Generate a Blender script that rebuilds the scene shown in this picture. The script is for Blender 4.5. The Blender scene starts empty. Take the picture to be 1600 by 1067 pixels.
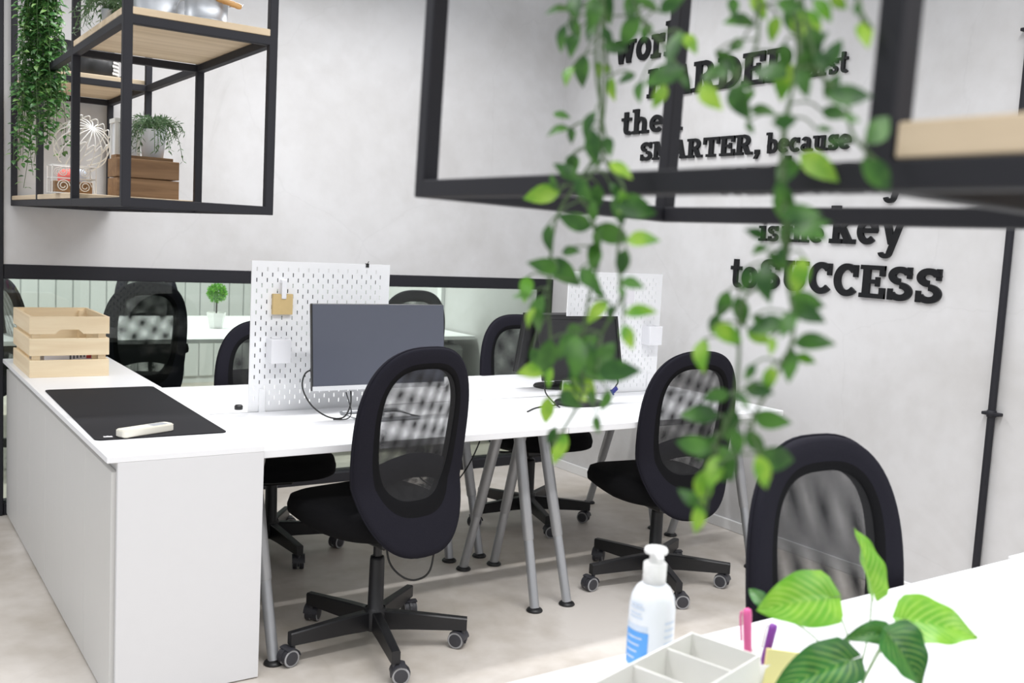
import bpy, math, random
from mathutils import Vector, Matrix
PI = math.pi
rnd = random.Random(7)
scene = bpy.context.scene
COL = scene.collection

# ------------------------------------------------------------------ camera, world, light, exposure
YAW, PITCH, ROLL = -0.597, -0.101, 0.053
F_ = Vector((-math.sin(YAW)*math.cos(PITCH), math.cos(YAW)*math.cos(PITCH), math.sin(PITCH)))
R_ = F_.cross(Vector((0, 0, 1))).normalized()
U_ = R_.cross(F_)
RX = R_*math.cos(ROLL)+U_*math.sin(ROLL)
UY = -R_*math.sin(ROLL)+U_*math.cos(ROLL)
cam_d = bpy.data.cameras.new('camera')
cam = bpy.data.objects.new('camera', cam_d)
COL.objects.link(cam)
cam.matrix_world = Matrix(((RX.x, UY.x, -F_.x, -1.064), (RX.y, UY.y, -F_.y, -2.874), (RX.z, UY.z, -F_.z, 1.399), (0, 0, 0, 1)))
cam_d.sensor_width = 36.0
cam_d.lens = 1550.0*36.0/1600.0
cam_d.clip_start = 0.05
cam_d.dof.use_dof = True
cam_d.dof.focus_distance = 3.7
cam_d.dof.aperture_fstop = 4.5
scene.camera = cam

world = bpy.data.worlds.new('world')
scene.world = world
world.use_nodes = True
bg = world.node_tree.nodes['Background']
bg.inputs['Color'].default_value = (0.92, 0.955, 1.0, 1)
bg.inputs['Strength'].default_value = 0.56

def ceiling_lamp(x, y, power, lx=2.3, ly=0.14, z=3.05):
    d = bpy.data.lights.new('ceiling_lamp', 'AREA')
    d.shape = 'RECTANGLE'
    d.size, d.size_y = lx, ly
    d.energy = power
    d.spread = math.radians(148)
    d.color = (1.0, 0.995, 0.995)
    o = bpy.data.objects.new('ceiling_lamp', d)
    COL.objects.link(o)
    o.location = (x, y, z)
ceiling_lamp(0.85, 1.02, 39)
ceiling_lamp(-1.6, 1.02, 14)
ceiling_lamp(0.85, -1.35, 36)
ceiling_lamp(-1.6, -1.35, 20)
ceiling_lamp(0.85, -3.9, 36)
ceiling_lamp(-1.6, -3.9, 30)
ceiling_lamp(-0.6, 3.9, 45)
ceiling_lamp(1.6, 3.9, 45)
vs = scene.view_settings
vs.view_transform = 'Standard'
vs.look = 'None'
vs.gamma = 1.0
vs.use_curve_mapping = False
vs.exposure = 0.34

# ------------------------------------------------------------------ materials
def nodes_of(name):
    m = bpy.data.materials.new(name)
    m.use_nodes = True
    nt = m.node_tree
    return m, nt, nt.nodes['Principled BSDF']

def mat(name, col, rough=0.5, metal=0.0, noise=0.0, scale=30.0, bump=0.0, spec=0.5, trans=0.0, sub=0.0):
    """plain surface with a little procedural variation of its own colour"""
    m, nt, b = nodes_of(name)
    b.inputs['Roughness'].default_value = rough
    b.inputs['Metallic'].default_value = metal
    b.inputs['Specular IOR Level'].default_value = spec
    b.inputs['Transmission Weight'].default_value = trans
    tc = nt.nodes.new('ShaderNodeTexCoord')
    n = nt.nodes.new('ShaderNodeTexNoise')
    n.inputs['Scale'].default_value = scale
    n.inputs['Detail'].default_value = 5
    nt.links.new(tc.outputs['Object'], n.inputs['Vector'])
    mr = nt.nodes.new('ShaderNodeMapRange')
    mr.inputs['To Min'].default_value = 1-noise
    mr.inputs['To Max'].default_value = 1+noise
    nt.links.new(n.outputs['Fac'], mr.inputs['Value'])
    mx = nt.nodes.new('ShaderNodeMix')
    mx.data_type = 'RGBA'
    mx.blend_type = 'MULTIPLY'
    mx.inputs['Factor'].default_value = 1.0
    mx.inputs['A'].default_value = (*col, 1)
    nt.links.new(mr.outputs['Result'], mx.inputs['B'])
    nt.links.new(mx.outputs['Result'], b.inputs['Base Color'])
    if bump:
        bp = nt.nodes.new('ShaderNodeBump')
        bp.inputs['Strength'].default_value = bump
        bp.inputs['Distance'].default_value = 0.002
        nt.links.new(n.outputs['Fac'], bp.inputs['Height'])
        nt.links.new(bp.outputs['Normal'], b.inputs['Normal'])
    return m

def concrete(name, c1, c2, rough, scale=1.1, seam=None):
    m, nt, b = nodes_of(name)
    L = nt.links.new
    tc = nt.nodes.new('ShaderNodeTexCoord')
    n1 = nt.nodes.new('ShaderNodeTexNoise')
    n1.inputs['Scale'].default_value = scale
    n1.inputs['Detail'].default_value = 9
    n1.inputs['Roughness'].default_value = 0.56
    n1.inputs['Distortion'].default_value = 0.6
    L(tc.outputs['Object'], n1.inputs['Vector'])
    n2 = nt.nodes.new('ShaderNodeTexNoise')
    n2.inputs['Scale'].default_value = scale*9
    n2.inputs['Detail'].default_value = 8
    L(tc.outputs['Object'], n2.inputs['Vector'])
    add = nt.nodes.new('ShaderNodeMath')
    add.operation = 'MULTIPLY_ADD'
    L(n2.outputs['Fac'], add.inputs[0])
    add.inputs[1].default_value = 0.30
    L(n1.outputs['Fac'], add.inputs[2])
    cr = nt.nodes.new('ShaderNodeValToRGB')
    cr.color_ramp.elements[0].position = 0.46
    cr.color_ramp.elements[0].color = (*c2, 1)
    cr.color_ramp.elements[1].position = 0.78
    cr.color_ramp.elements[1].color = (*c1, 1)
    L(add.outputs[0], cr.inputs['Fac'])
    # fine hairline cracks and trowel marks
    v = nt.nodes.new('ShaderNodeTexVoronoi')
    v.feature = 'DISTANCE_TO_EDGE'
    v.inputs['Scale'].default_value = 0.9
    mixv = nt.nodes.new('ShaderNodeMix')
    mixv.data_type = 'VECTOR'
    mixv.inputs['Factor'].default_value = 0.25
    L(tc.outputs['Object'], mixv.inputs['A'])
    L(n1.outputs['Color'], mixv.inputs['B'])
    L(mixv.outputs['Result'], v.inputs['Vector'])
    mr = nt.nodes.new('ShaderNodeMapRange')
    mr.inputs['From Max'].default_value = 0.004
    mr.inputs['To Min'].default_value = 0.965
    L(v.outputs['Distance'], mr.inputs['Value'])
    mx = nt.nodes.new('ShaderNodeMix')
    mx.data_type = 'RGBA'
    mx.blend_type = 'MULTIPLY'
    mx.inputs['Factor'].default_value = 1
    L(cr.outputs['Color'], mx.inputs['A'])
    L(mr.outputs['Result'], mx.inputs['B'])
    L(mx.outputs['Result'], b.inputs['Base Color'])
    b.inputs['Roughness'].default_value = rough
    bp = nt.nodes.new('ShaderNodeBump')
    bp.inputs['Strength'].default_value = 0.12
    bp.inputs['Distance'].default_value = 0.01
    L(n2.outputs['Fac'], bp.inputs['Height'])
    L(bp.outputs['Normal'], b.inputs['Normal'])
    return m

def wood(name, c1, c2, axis='X', rough=0.55, scale=14.0):
    m, nt, b = nodes_of(name)
    L = nt.links.new
    tc = nt.nodes.new('ShaderNodeTexCoord')
    mp = nt.nodes.new('ShaderNodeMapping')
    s = [scale]*3
    s['XYZ'.index(axis)] = scale*0.07
    mp.inputs['Scale'].default_value = s
    L(tc.outputs['Object'], mp.inputs['Vector'])
    n = nt.nodes.new('ShaderNodeTexNoise')
    n.inputs['Scale'].default_value = 2.2
    n.inputs['Detail'].default_value = 7
    n.inputs['Distortion'].default_value = 1.2
    L(mp.outputs['Vector'], n.inputs['Vector'])
    cr = nt.nodes.new('ShaderNodeValToRGB')
    cr.color_ramp.elements[0].position = 0.3
    cr.color_ramp.elements[0].color = (*c2, 1)
    cr.color_ramp.elements[1].position = 0.62
    cr.color_ramp.elements[1].color = (*c1, 1)
    L(n.outputs['Fac'], cr.inputs['Fac'])
    L(cr.outputs['Color'], b.inputs['Base Color'])
    b.inputs['Roughness'].default_value = rough
    return m

def mesh_fabric(name, col, pitch=0.0026, thr=0.03, rot=0.785):
    """open knit: a fine grid of see-through holes in the chair's own coordinates"""
    m, nt, b = nodes_of(name)
    L = nt.links.new
    b.inputs['Base Color'].default_value = (*col, 1)
    b.inputs['Roughness'].default_value = 0.8
    tc = nt.nodes.new('ShaderNodeTexCoord')
    mp = nt.nodes.new('ShaderNodeMapping')
    mp.inputs['Rotation'].default_value = (0, rot, 0)
    mp.inputs['Scale'].default_value = (2*PI/pitch,)*3
    L(tc.outputs['Object'], mp.inputs['Vector'])
    sx = nt.nodes.new('ShaderNodeSeparateXYZ')
    L(mp.outputs['Vector'], sx.inputs[0])
    s = []
    for ax in ('X', 'Z'):
        q = nt.nodes.new('ShaderNodeMath')
        q.operation = 'SINE'
        L(sx.outputs[ax], q.inputs[0])
        s.append(q)
    a = nt.nodes.new('ShaderNodeMath')
    a.operation = 'MULTIPLY'
    L(s[0].outputs[0], a.inputs[0])
    L(s[1].outputs[0], a.inputs[1])
    g = nt.nodes.new('ShaderNodeMath')
    g.operation = 'GREATER_THAN'
    g.inputs[1].default_value = thr
    L(a.outputs[0], g.inputs[0])
    tr = nt.nodes.new('ShaderNodeBsdfTransparent')
    mx = nt.nodes.new('ShaderNodeMixShader')
    L(g.outputs[0], mx.inputs['Fac'])
    L(b.outputs[0], mx.inputs[1])
    L(tr.outputs[0], mx.inputs[2])
    L(mx.outputs[0], nt.nodes['Material Output'].inputs['Surface'])
    return m

def glass_mat(name, tint):
    m, nt, b = nodes_of(name)
    L = nt.links.new
    tr = nt.nodes.new('ShaderNodeBsdfTransparent')
    tr.inputs['Color'].default_value = (*tint, 1)
    gl = nt.nodes.new('ShaderNodeBsdfGlossy')
    gl.inputs['Roughness'].default_value = 0.02
    fr = nt.nodes.new('ShaderNodeFresnel')
    fr.inputs['IOR'].default_value = 1.45
    mx = nt.nodes.new('ShaderNodeMixShader')
    L(fr.outputs[0], mx.inputs['Fac'])
    L(tr.outputs[0], mx.inputs[1])
    L(gl.outputs[0], mx.inputs[2])
    L(mx.outputs[0], nt.nodes['Material Output'].inputs['Surface'])
    return m

def leaf_mat(name, c1, c2, scale=60.0, vein=None, trans=0.25):
    """two-tone leaf, thin enough to let some light through"""
    m, nt, b = nodes_of(name)
    L = nt.links.new
    tc = nt.nodes.new('ShaderNodeTexCoord')
    n = nt.nodes.new('ShaderNodeTexNoise')
    n.inputs['Scale'].default_value = scale
    n.inputs['Detail'].default_value = 3
    L(tc.outputs['Object'], n.inputs['Vector'])
    cr = nt.nodes.new('ShaderNodeValToRGB')
    cr.color_ramp.elements[0].position = 0.38
    cr.color_ramp.elements[0].color = (*c1, 1)
    cr.color_ramp.elements[1].position = 0.64
    cr.color_ramp.elements[1].color = (*c2, 1)
    L(n.outputs['Fac'], cr.inputs['Fac'])
    src = cr.outputs['Color']
    if vein:
        uv = nt.nodes.new('ShaderNodeUVMap')
        sx = nt.nodes.new('ShaderNodeSeparateXYZ')
        L(uv.outputs[0], sx.inputs[0])
        ab = nt.nodes.new('ShaderNodeMath'); ab.operation = 'ABSOLUTE'
        L(sx.outputs['X'], ab.inputs[0])
        # side veins run forward from the midrib
        k = nt.nodes.new('ShaderNodeMath'); k.operation = 'MULTIPLY_ADD'
        L(ab.outputs[0], k.inputs[0]); k.inputs[1].default_value = -0.45
        L(sx.outputs['Y'], k.inputs[2])
        sc = nt.nodes.new('ShaderNodeMath'); sc.operation = 'MULTIPLY'
        L(k.outputs[0], sc.inputs[0]); sc.inputs[1].default_value = 50.0
        si = nt.nodes.new('ShaderNodeMath'); si.operation = 'SINE'
        L(sc.outputs[0], si.inputs[0])
        r1 = nt.nodes.new('ShaderNodeMapRange')
        r1.inputs['From Min'].default_value = 0.2
        L(si.outputs[0], r1.inputs['Value'])
        r2 = nt.nodes.new('ShaderNodeMapRange')      # veins stay off the margin
        r2.inputs['From Min'].default_value = 0.95; r2.inputs['From Max'].default_value = 0.55
        L(ab.outputs[0], r2.inputs['Value'])
        pm = nt.nodes.new('ShaderNodeMath'); pm.operation = 'MULTIPLY'
        L(r1.outputs[0], pm.inputs[0]); L(r2.outputs[0], pm.inputs[1])
        ps = nt.nodes.new('ShaderNodeMath'); ps.operation = 'MULTIPLY'
        L(pm.outputs[0], ps.inputs[0]); ps.inputs[1].default_value = 0.42
        mx = nt.nodes.new('ShaderNodeMix'); mx.data_type = 'RGBA'
        L(ps.outputs[0], mx.inputs['Factor'])
        L(src, mx.inputs['A'])
        mx.inputs['B'].default_value = (*vein, 1)
        src = mx.outputs['Result']
    L(src, b.inputs['Base Color'])
    b.inputs['Roughness'].default_value = 0.4
    td = nt.nodes.new('ShaderNodeBsdfTranslucent')
    L(src, td.inputs['Color'])
    ms = nt.nodes.new('ShaderNodeMixShader')
    ms.inputs['Fac'].default_value = trans
    L(b.outputs[0], ms.inputs[1])
    L(td.outputs[0], ms.inputs[2])
    L(ms.outputs[0], nt.nodes['Material Output'].inputs['Surface'])
    return m

M = dict(
    wall=concrete('concrete_wall', (0.63, 0.625, 0.63), (0.545, 0.535, 0.53), 0.75, 1.3),
    floor=concrete('concrete_floor', (0.69, 0.645, 0.60), (0.46, 0.41, 0.35), 0.45, 1.2),
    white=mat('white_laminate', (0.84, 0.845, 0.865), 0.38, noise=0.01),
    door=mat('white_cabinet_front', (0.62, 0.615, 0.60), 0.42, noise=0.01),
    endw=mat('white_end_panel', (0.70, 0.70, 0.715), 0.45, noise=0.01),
    trim=mat('white_trim', (0.80, 0.80, 0.80), 0.5, noise=0.02),
    black=mat('black_steel', (0.010, 0.010, 0.012), 0.42, noise=0.15, scale=40),
    frame=mat('dark_frame_paint', (0.007, 0.007, 0.012), 0.65, noise=0.12, scale=30),
    fabric=mat('black_fabric', (0.0125, 0.012, 0.018), 0.92, noise=0.25, scale=400, bump=0.3, spec=0.15),
    seatf=mat('black_seat_fabric', (0.007, 0.007, 0.008), 0.95, noise=0.2, scale=400, bump=0.3, spec=0.12),
    plastic=mat('black_plastic', (0.015, 0.015, 0.016), 0.4, noise=0.1),
    cfab=mesh_fabric('open_mesh_fabric', (0.018, 0.018, 0.020)),
    cfab2=mesh_fabric('open_mesh_fabric_back', (0.018, 0.018, 0.020), 0.00264, 0.02, 0.797),
    wheel=mat('castor_plastic', (0.040, 0.040, 0.048), 0.45, noise=0.1),
    tyre=mat('castor_tyre', (0.34, 0.34, 0.35), 0.6, noise=0.05),
    silver=mat('silver_tube', (0.42, 0.43, 0.45), 0.38, 0.55, noise=0.03),
    grey=mat('grey_panel', (0.17, 0.175, 0.17), 0.6, noise=0.05),
    screen=mat('dark_screen', (0.085, 0.092, 0.12), 0.32, noise=0.02),
    screen2=mat('black_screen', (0.018, 0.018, 0.020), 0.4, noise=0.02),
    bezel=mat('silver_bezel', (0.72, 0.73, 0.75), 0.35, 0.2, noise=0.02),
    crate=wood('pale_pine', (0.86, 0.72, 0.50), (0.76, 0.60, 0.39), 'X', 0.6, 9),
    cratey=wood('pale_pine_side', (0.86, 0.72, 0.50), (0.76, 0.60, 0.39), 'Y', 0.6, 9),
    oak=wood('oak_board', (0.68, 0.55, 0.39), (0.52, 0.40, 0.255), 'X', 0.6, 7),
    oaky=wood('oak_board_long', (0.68, 0.55, 0.39), (0.52, 0.40, 0.255), 'Y', 0.6, 7),
    brown=wood('stained_crate', (0.30, 0.175, 0.085), (0.17, 0.09, 0.04), 'X', 0.65, 12),
    grip=wood('turned_grip', (0.62, 0.36, 0.14), (0.38, 0.18, 0.05), 'X', 0.4, 30),
    rubber=mat('mat_rubber', (0.012, 0.012, 0.015), 0.75, noise=0.2, scale=500, spec=0.25),
    cream=mat('cream_plastic', (0.78, 0.75, 0.66), 0.4, noise=0.01),
    lcd=mat('grey_lcd', (0.42, 0.44, 0.47), 0.25, noise=0.02),
    paper=mat('white_paper', (0.82, 0.80, 0.84), 0.8, noise=0.02),
    red=mat('red_print', (0.5, 0.06, 0.06), 0.7, noise=0.05),
    ink=mat('dark_print', (0.12, 0.12, 0.14), 0.7, noise=0.05),
    notepad=mat('tan_notepad', (0.62, 0.46, 0.22), 0.8, noise=0.06, scale=60),
    peg=mat('white_pegboard', (0.88, 0.885, 0.90), 0.45, noise=0.01),
    pegbox=mat('white_pegboard_container', (0.86, 0.86, 0.89), 0.4, noise=0.01),
    cable=mat('black_cable', (0.012, 0.012, 0.012), 0.5, noise=0.1),
    gcable=mat('grey_cable', (0.42, 0.42, 0.40), 0.5, noise=0.05),
    vga=mat('blue_plug', (0.02, 0.025, 0.22), 0.45, noise=0.05),
    letter=mat('black_letter', (0.006, 0.0065, 0.008), 0.4, noise=0.1, spec=0.3),
    zinc=mat('galvanised_zinc', (0.50, 0.52, 0.55), 0.42, 0.8, noise=0.22, scale=25),
    wire=mat('white_wire', (0.80, 0.79, 0.76), 0.5, noise=0.02),
    pink=mat('pink_plastic', (0.78, 0.13, 0.36), 0.4, noise=0.02),
    coral=mat('coral_cloth', (0.80, 0.18, 0.16), 0.8, noise=0.1),
    purple=mat('purple_plastic', (0.23, 0.05, 0.36), 0.35, noise=0.02),
    sticky=mat('yellow_notes', (0.82, 0.76, 0.36), 0.8, noise=0.02),
    yellow=mat('bright_yellow', (0.85, 0.70, 0.02), 0.6, noise=0.02),
    bottle=mat('frosted_bottle', (0.80, 0.83, 0.87), 0.3, noise=0.01),
    blue=mat('blue_label', (0.10, 0.36, 0.82), 0.4, noise=0.05),
    pale=mat('pale_label', (0.62, 0.70, 0.82), 0.45, noise=0.05),
    tray=mat('white_tray', (0.80, 0.795, 0.77), 0.4, noise=0.01),
    pot=mat('white_pot', (0.83, 0.83, 0.82), 0.35, noise=0.01),
    panelw=mat('white_panelling', (0.66, 0.68, 0.68), 0.6, noise=0.02),
    pane=glass_mat('green_tinted_glass', (0.87, 0.92, 0.87)),
    soil=mat('dark_soil', (0.03, 0.02, 0.015), 0.95, noise=0.4, scale=200),
    ivy=leaf_mat('ivy_leaf', (0.022, 0.090, 0.014), (0.085, 0.23, 0.035), 45),
    ivyl=leaf_mat('ivy_leaf_lime', (0.11, 0.32, 0.02), (0.36, 0.58, 0.06), 45),
    ivys=leaf_mat('small_ivy_leaf', (0.022, 0.095, 0.022), (0.10, 0.25, 0.06), 60),
    ivysl=leaf_mat('small_ivy_leaf_pale', (0.10, 0.26, 0.05), (0.30, 0.48, 0.16), 60),
    sprig=leaf_mat('grey_green_leaf', (0.055, 0.12, 0.05), (0.16, 0.25, 0.13), 60),
    stem=mat('green_stem', (0.07, 0.13, 0.04), 0.6, noise=0.2),
    pstem=mat('pale_stem', (0.30, 0.42, 0.22), 0.5, noise=0.1),
    moss=leaf_mat('bright_moss', (0.06, 0.30, 0.012), (0.26, 0.62, 0.04), 80),
    pleaf=leaf_mat('pothos_leaf', (0.13, 0.40, 0.02), (0.24, 0.52, 0.035), 25, (0.52, 0.72, 0.16)),
    pleafd=leaf_mat('pothos_leaf_dark', (0.012, 0.10, 0.012), (0.03, 0.19, 0.02), 25, (0.30, 0.50, 0.10)),
)

# ------------------------------------------------------------------ mesh helpers
class MB:
    def __init__(s):
        s.v = []; s.f = []; s.mi = []; s.sm = []; s.uv = {}
    def add(s, vs_, fs, mi=0, smooth=False):
        o = len(s.v)
        s.v.extend([tuple(p) for p in vs_])
        for f in fs:
            s.f.append(tuple(i+o for i in f)); s.mi.append(mi); s.sm.append(smooth)
        return o
    def box(s, x0, x1, y0, y1, z0, z1, mi=0, mtx=None, bev=0.0):
        if bev > 0:
            xs = (x0, x0+bev, x1-bev, x1); 
            vs_ = []
            idx = {}
            for a in (0, 1):
                for b_ in (0, 1):
                    for c in (0, 1):
                        X = (x0, x1)[a]; Y = (y0, y1)[b_]; Z = (z0, z1)[c]
                        dx = bev*(1-2*a); dy = bev*(1-2*b_); dz = bev*(1-2*c)
                        idx[a, b_, c] = len(vs_)
                        vs_ += [(X, Y+dy, Z+dz), (X+dx, Y, Z+dz), (X+dx, Y+dy, Z)]
            g = lambda a, b_, c, k: idx[a, b_, c]+k
            fs = []
            for a in (0, 1):
                q = [g(a, 0, 0, 0), g(a, 1, 0, 0), g(a, 1, 1, 0), g(a, 0, 1, 0)]; fs.append(q if a else q[::-1])
                q = [g(0, a, 0, 1), g(1, a, 0, 1), g(1, a, 1, 1), g(0, a, 1, 1)]; fs.append(q[::-1] if a else q)
                q = [g(0, 0, a, 2), g(1, 0, a, 2), g(1, 1, a, 2), g(0, 1, a, 2)]; fs.append(q if a else q[::-1])
            for a in (0, 1):
                for b_ in (0, 1):
                    fs.append([g(a, b_, 0, 0), g(a, b_, 1, 0), g(a, b_, 1, 1), g(a, b_, 0, 1)] if a == b_ else [g(a, b_, 0, 1), g(a, b_, 1, 1), g(a, b_, 1, 0), g(a, b_, 0, 0)])
                    fs.append([g(a, 0, b_, 0), g(a, 1, b_, 0), g(a, 1, b_, 2), g(a, 0, b_, 2)] if a != b_ else [g(a, 0, b_, 2), g(a, 1, b_, 2), g(a, 1, b_, 0), g(a, 0, b_, 0)])
                    fs.append([g(0, a, b_, 1), g(1, a, b_, 1), g(1, a, b_, 2), g(0, a, b_, 2)] if a == b_ else [g(0, a, b_, 2), g(1, a, b_, 2), g(1, a, b_, 1), g(0, a, b_, 1)])
                    for c in (0, 1):
                        t = [g(a, b_, c, 0), g(a, b_, c, 1), g(a, b_, c, 2)]
                        fs.append(t if (a+b_+c) % 2 else t[::-1])
        else:
            vs_ = [(x0, y0, z0), (x1, y0, z0), (x1, y1, z0), (x0, y1, z0), (x0, y0, z1), (x1, y0, z1), (x1, y1, z1), (x0, y1, z1)]
            fs = [(3, 2, 1, 0), (4, 5, 6, 7), (0, 1, 5, 4), (1, 2, 6, 5), (2, 3, 7, 6), (3, 0, 4, 7)]
        if mtx is not None:
            vs_ = [mtx @ Vector(p) for p in vs_]
        s.add(vs_, fs, mi)
        return s
    def tube(s, pts, r, n=8, mi=0, caps=True, closed=False):
        pts = [Vector(p) for p in pts]
        rs = r if isinstance(r, (list, tuple)) else [r]*len(pts)
        N = len(pts)
        rings = []
        prev = None
        for i, p in enumerate(pts):
            if closed:
                t = (pts[(i+1) % N]-pts[i-1]).normalized()
            else:
                t = (pts[min(i+1, N-1)]-pts[max(i-1, 0)])
                t = t.normalized() if t.length > 1e-9 else Vector((0, 0, 1))
            if prev is None:
                a = Vector((0, 0, 1)) if abs(t.z) < 0.9 else Vector((1, 0, 0))
                u = t.cross(a).normalized()
            else:
                u = (prev-t*prev.dot(t))
                u = u.normalized() if u.length > 1e-6 else t.orthogonal().normalized()
            prev = u
            w = t.cross(u)
            rings.append([p+(u*math.cos(2*PI*k/n)+w*math.sin(2*PI*k/n))*rs[i] for k in range(n)])
        vs_ = [q for rg in rings for q in rg]
        fs = []
        for i in range(N if closed else N-1):
            j = (i+1) % N
            for k in range(n):
                k2 = (k+1) % n
                fs.append((i*n+k, i*n+k2, j*n+k2, j*n+k))
        s.add(vs_, fs, mi, True)
        if caps and not closed:
            s.add(rings[0], [tuple(range(n))[::-1]], mi)
            s.add(rings[-1], [tuple(range(n))], mi)
        return s
    def lathe(s, prof, cx=0, cy=0, n=24, mi=0, mtx=None, smooth=True, sx=1.0, sy=1.0):
        vs_ = []; fs = []
        for (r, z) in prof:
            for k in range(n):
                a = 2*PI*k/n
                vs_.append((cx+r*math.cos(a)*sx, cy+r*math.sin(a)*sy, z))
        for i in range(len(prof)-1):
            for k in range(n):
                k2 = (k+1) % n
                fs.append((i*n+k, i*n+k2, (i+1)*n+k2, (i+1)*n+k))
        if mtx is not None:
            vs_ = [mtx @ Vector(p) for p in vs_]
        s.add(vs_, fs, mi, smooth)
        return s
    def prism(s, outline, y0, y1, mi=0, mtx=None):
        """outline in XZ, extruded along Y"""
        n = len(outline)
        vs_ = [(x, y0, z) for x, z in outline]+[(x, y1, z) for x, z in outline]
        fs = [tuple(range(n)), tuple(range(2*n-1, n-1, -1))]
        fs += [(i, i+n, (i+1) % n+n, (i+1) % n) for i in range(n)]
        if mtx is not None:
            vs_ = [mtx @ Vector(p) for p in vs_]
        s.add(vs_, fs, mi)
        return s
    def build(s, name, mats, parent=None):
        me = bpy.data.meshes.new(name)
        me.from_pydata(s.v, [], s.f)
        if not isinstance(mats, (list, tuple)):
            mats = [mats]
        for m in mats:
            me.materials.append(m)
        me.polygons.foreach_set('material_index', s.mi)
        me.polygons.foreach_set('use_smooth', s.sm)
        if s.uv:
            ul = me.uv_layers.new(name='UVMap')
            for lp in me.loops:
                ul.data[lp.index].uv = s.uv.get(lp.vertex_index, (0, 0))
        me.update()
        o = bpy.data.objects.new(name, me)
        COL.objects.link(o)
        if parent is not None:
            o.parent = parent
        return o

def tag(o, label, cat, group=None, kind=None):
    o['label'] = label
    o['category'] = cat
    if group: o['group'] = group
    if kind: o['kind'] = kind
    return o
def thing(name, label, cat, loc=(0, 0, 0), rz=0.0, group=None):
    o = bpy.data.objects.new(name, None)
    o.empty_display_size = 0.1
    COL.objects.link(o)
    o.location = loc
    o.rotation_euler = (0, 0, rz)
    return tag(o, label, cat, group)
def struct(o):
    o['kind'] = 'structure'
    return o
def copy_tree(o, parent=None):
    c = o.copy()
    COL.objects.link(c)
    if parent is not None:
        c.parent = parent
    for ch in list(o.children):
        copy_tree(ch, c)
    return c
def smooth_path(pts, k=6):
    """Catmull-Rom through the points"""
    P = [Vector(p) for p in pts]
    P = [P[0]*2-P[1]]+P+[P[-1]*2-P[-2]]
    out = []
    for i in range(1, len(P)-2):
        for j in range(k):
            t = j/k
            a, b, c, d = P[i-1], P[i], P[i+1], P[i+2]
            out.append(0.5*((2*b)+(c-a)*t+(2*a-5*b+4*c-d)*t*t+(3*b-a-3*c+d)*t**3))
    out.append(P[-2])
    return out
def zrot(a): return Matrix.Rotation(a, 4, 'Z')
def loc(x, y, z): return Matrix.Translation((x, y, z))

# ------------------------------------------------------------------ room shell
WA = 2.173      # plane of the partition wall with the interior window
WB = 2.656      # plane of the lettered wall
FAR = 5.9
struct(MB().box(-4.0, WB+0.15, -5.0, FAR+0.1, -0.1, 0.0).build('floor', M['floor']))
b = MB().box(-0.453, WB, WA, WA+0.12, 1.172, 3.3)
b.box(-3.0, -0.497, WA, WA+0.12, 0.0, 3.3)
b.box(-0.497, -0.453, WA, WA+0.12, 2.9, 3.3)
struct(b.build('wall_back', M['wall']))
struct(MB().box(WB, WB+0.15, -5.0, FAR, 0.0, 3.3).build('wall_right', M['wall']))
# far room wall with upright boards
b = MB().box(-3.0, WB, FAR, FAR+0.1, 0.0, 3.0)
x = -3.0
while x < WB-0.01:
    b.box(x+0.004, min(x+0.126, WB), FAR-0.018, FAR, 0.06, 2.9, bev=0.004)
    x += 0.130
struct(b.build('wall_far', M['panelw']))
struct(MB().box(-3.1, -3.0, WA+0.12, FAR, 0.0, 3.0).build('wall_left', M['panelw']))
struct(MB().box(WB-0.012, WB, -5.0, WA-0.002, 0.0, 0.055, bev=0.003).build('baseboard_right', M['trim']))
struct(MB().box(WB-0.03, WB, 3.52, 3.58, 0.0, 2.9).build('trim_1', M['trim']))
# black framed interior window, floor to 1.17 m
b = MB()
b.box(-0.453, WB-0.001, WA-0.005, WA+0.105, 1.105, 1.172, bev=0.003)
b.box(-0.453, WB-0.001, WA-0.005, WA+0.105, 0.0, 0.055, bev=0.003)
b.box(WB-0.05, WB-0.001, WA-0.005, WA+0.105, 0.055, 1.105, bev=0.003)
w = struct(b.build('window_1', M['frame']))
p = MB().box(-0.453, WB-0.05, WA+0.046, WA+0.054, 0.055, 1.105).build('pane', M['pane'], w)
struct(MB().box(-0.497, -0.453, WA-0.012, WA+0.125, 0.0, 2.9, bev=0.004).build('trim_2', M['frame']))

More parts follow.
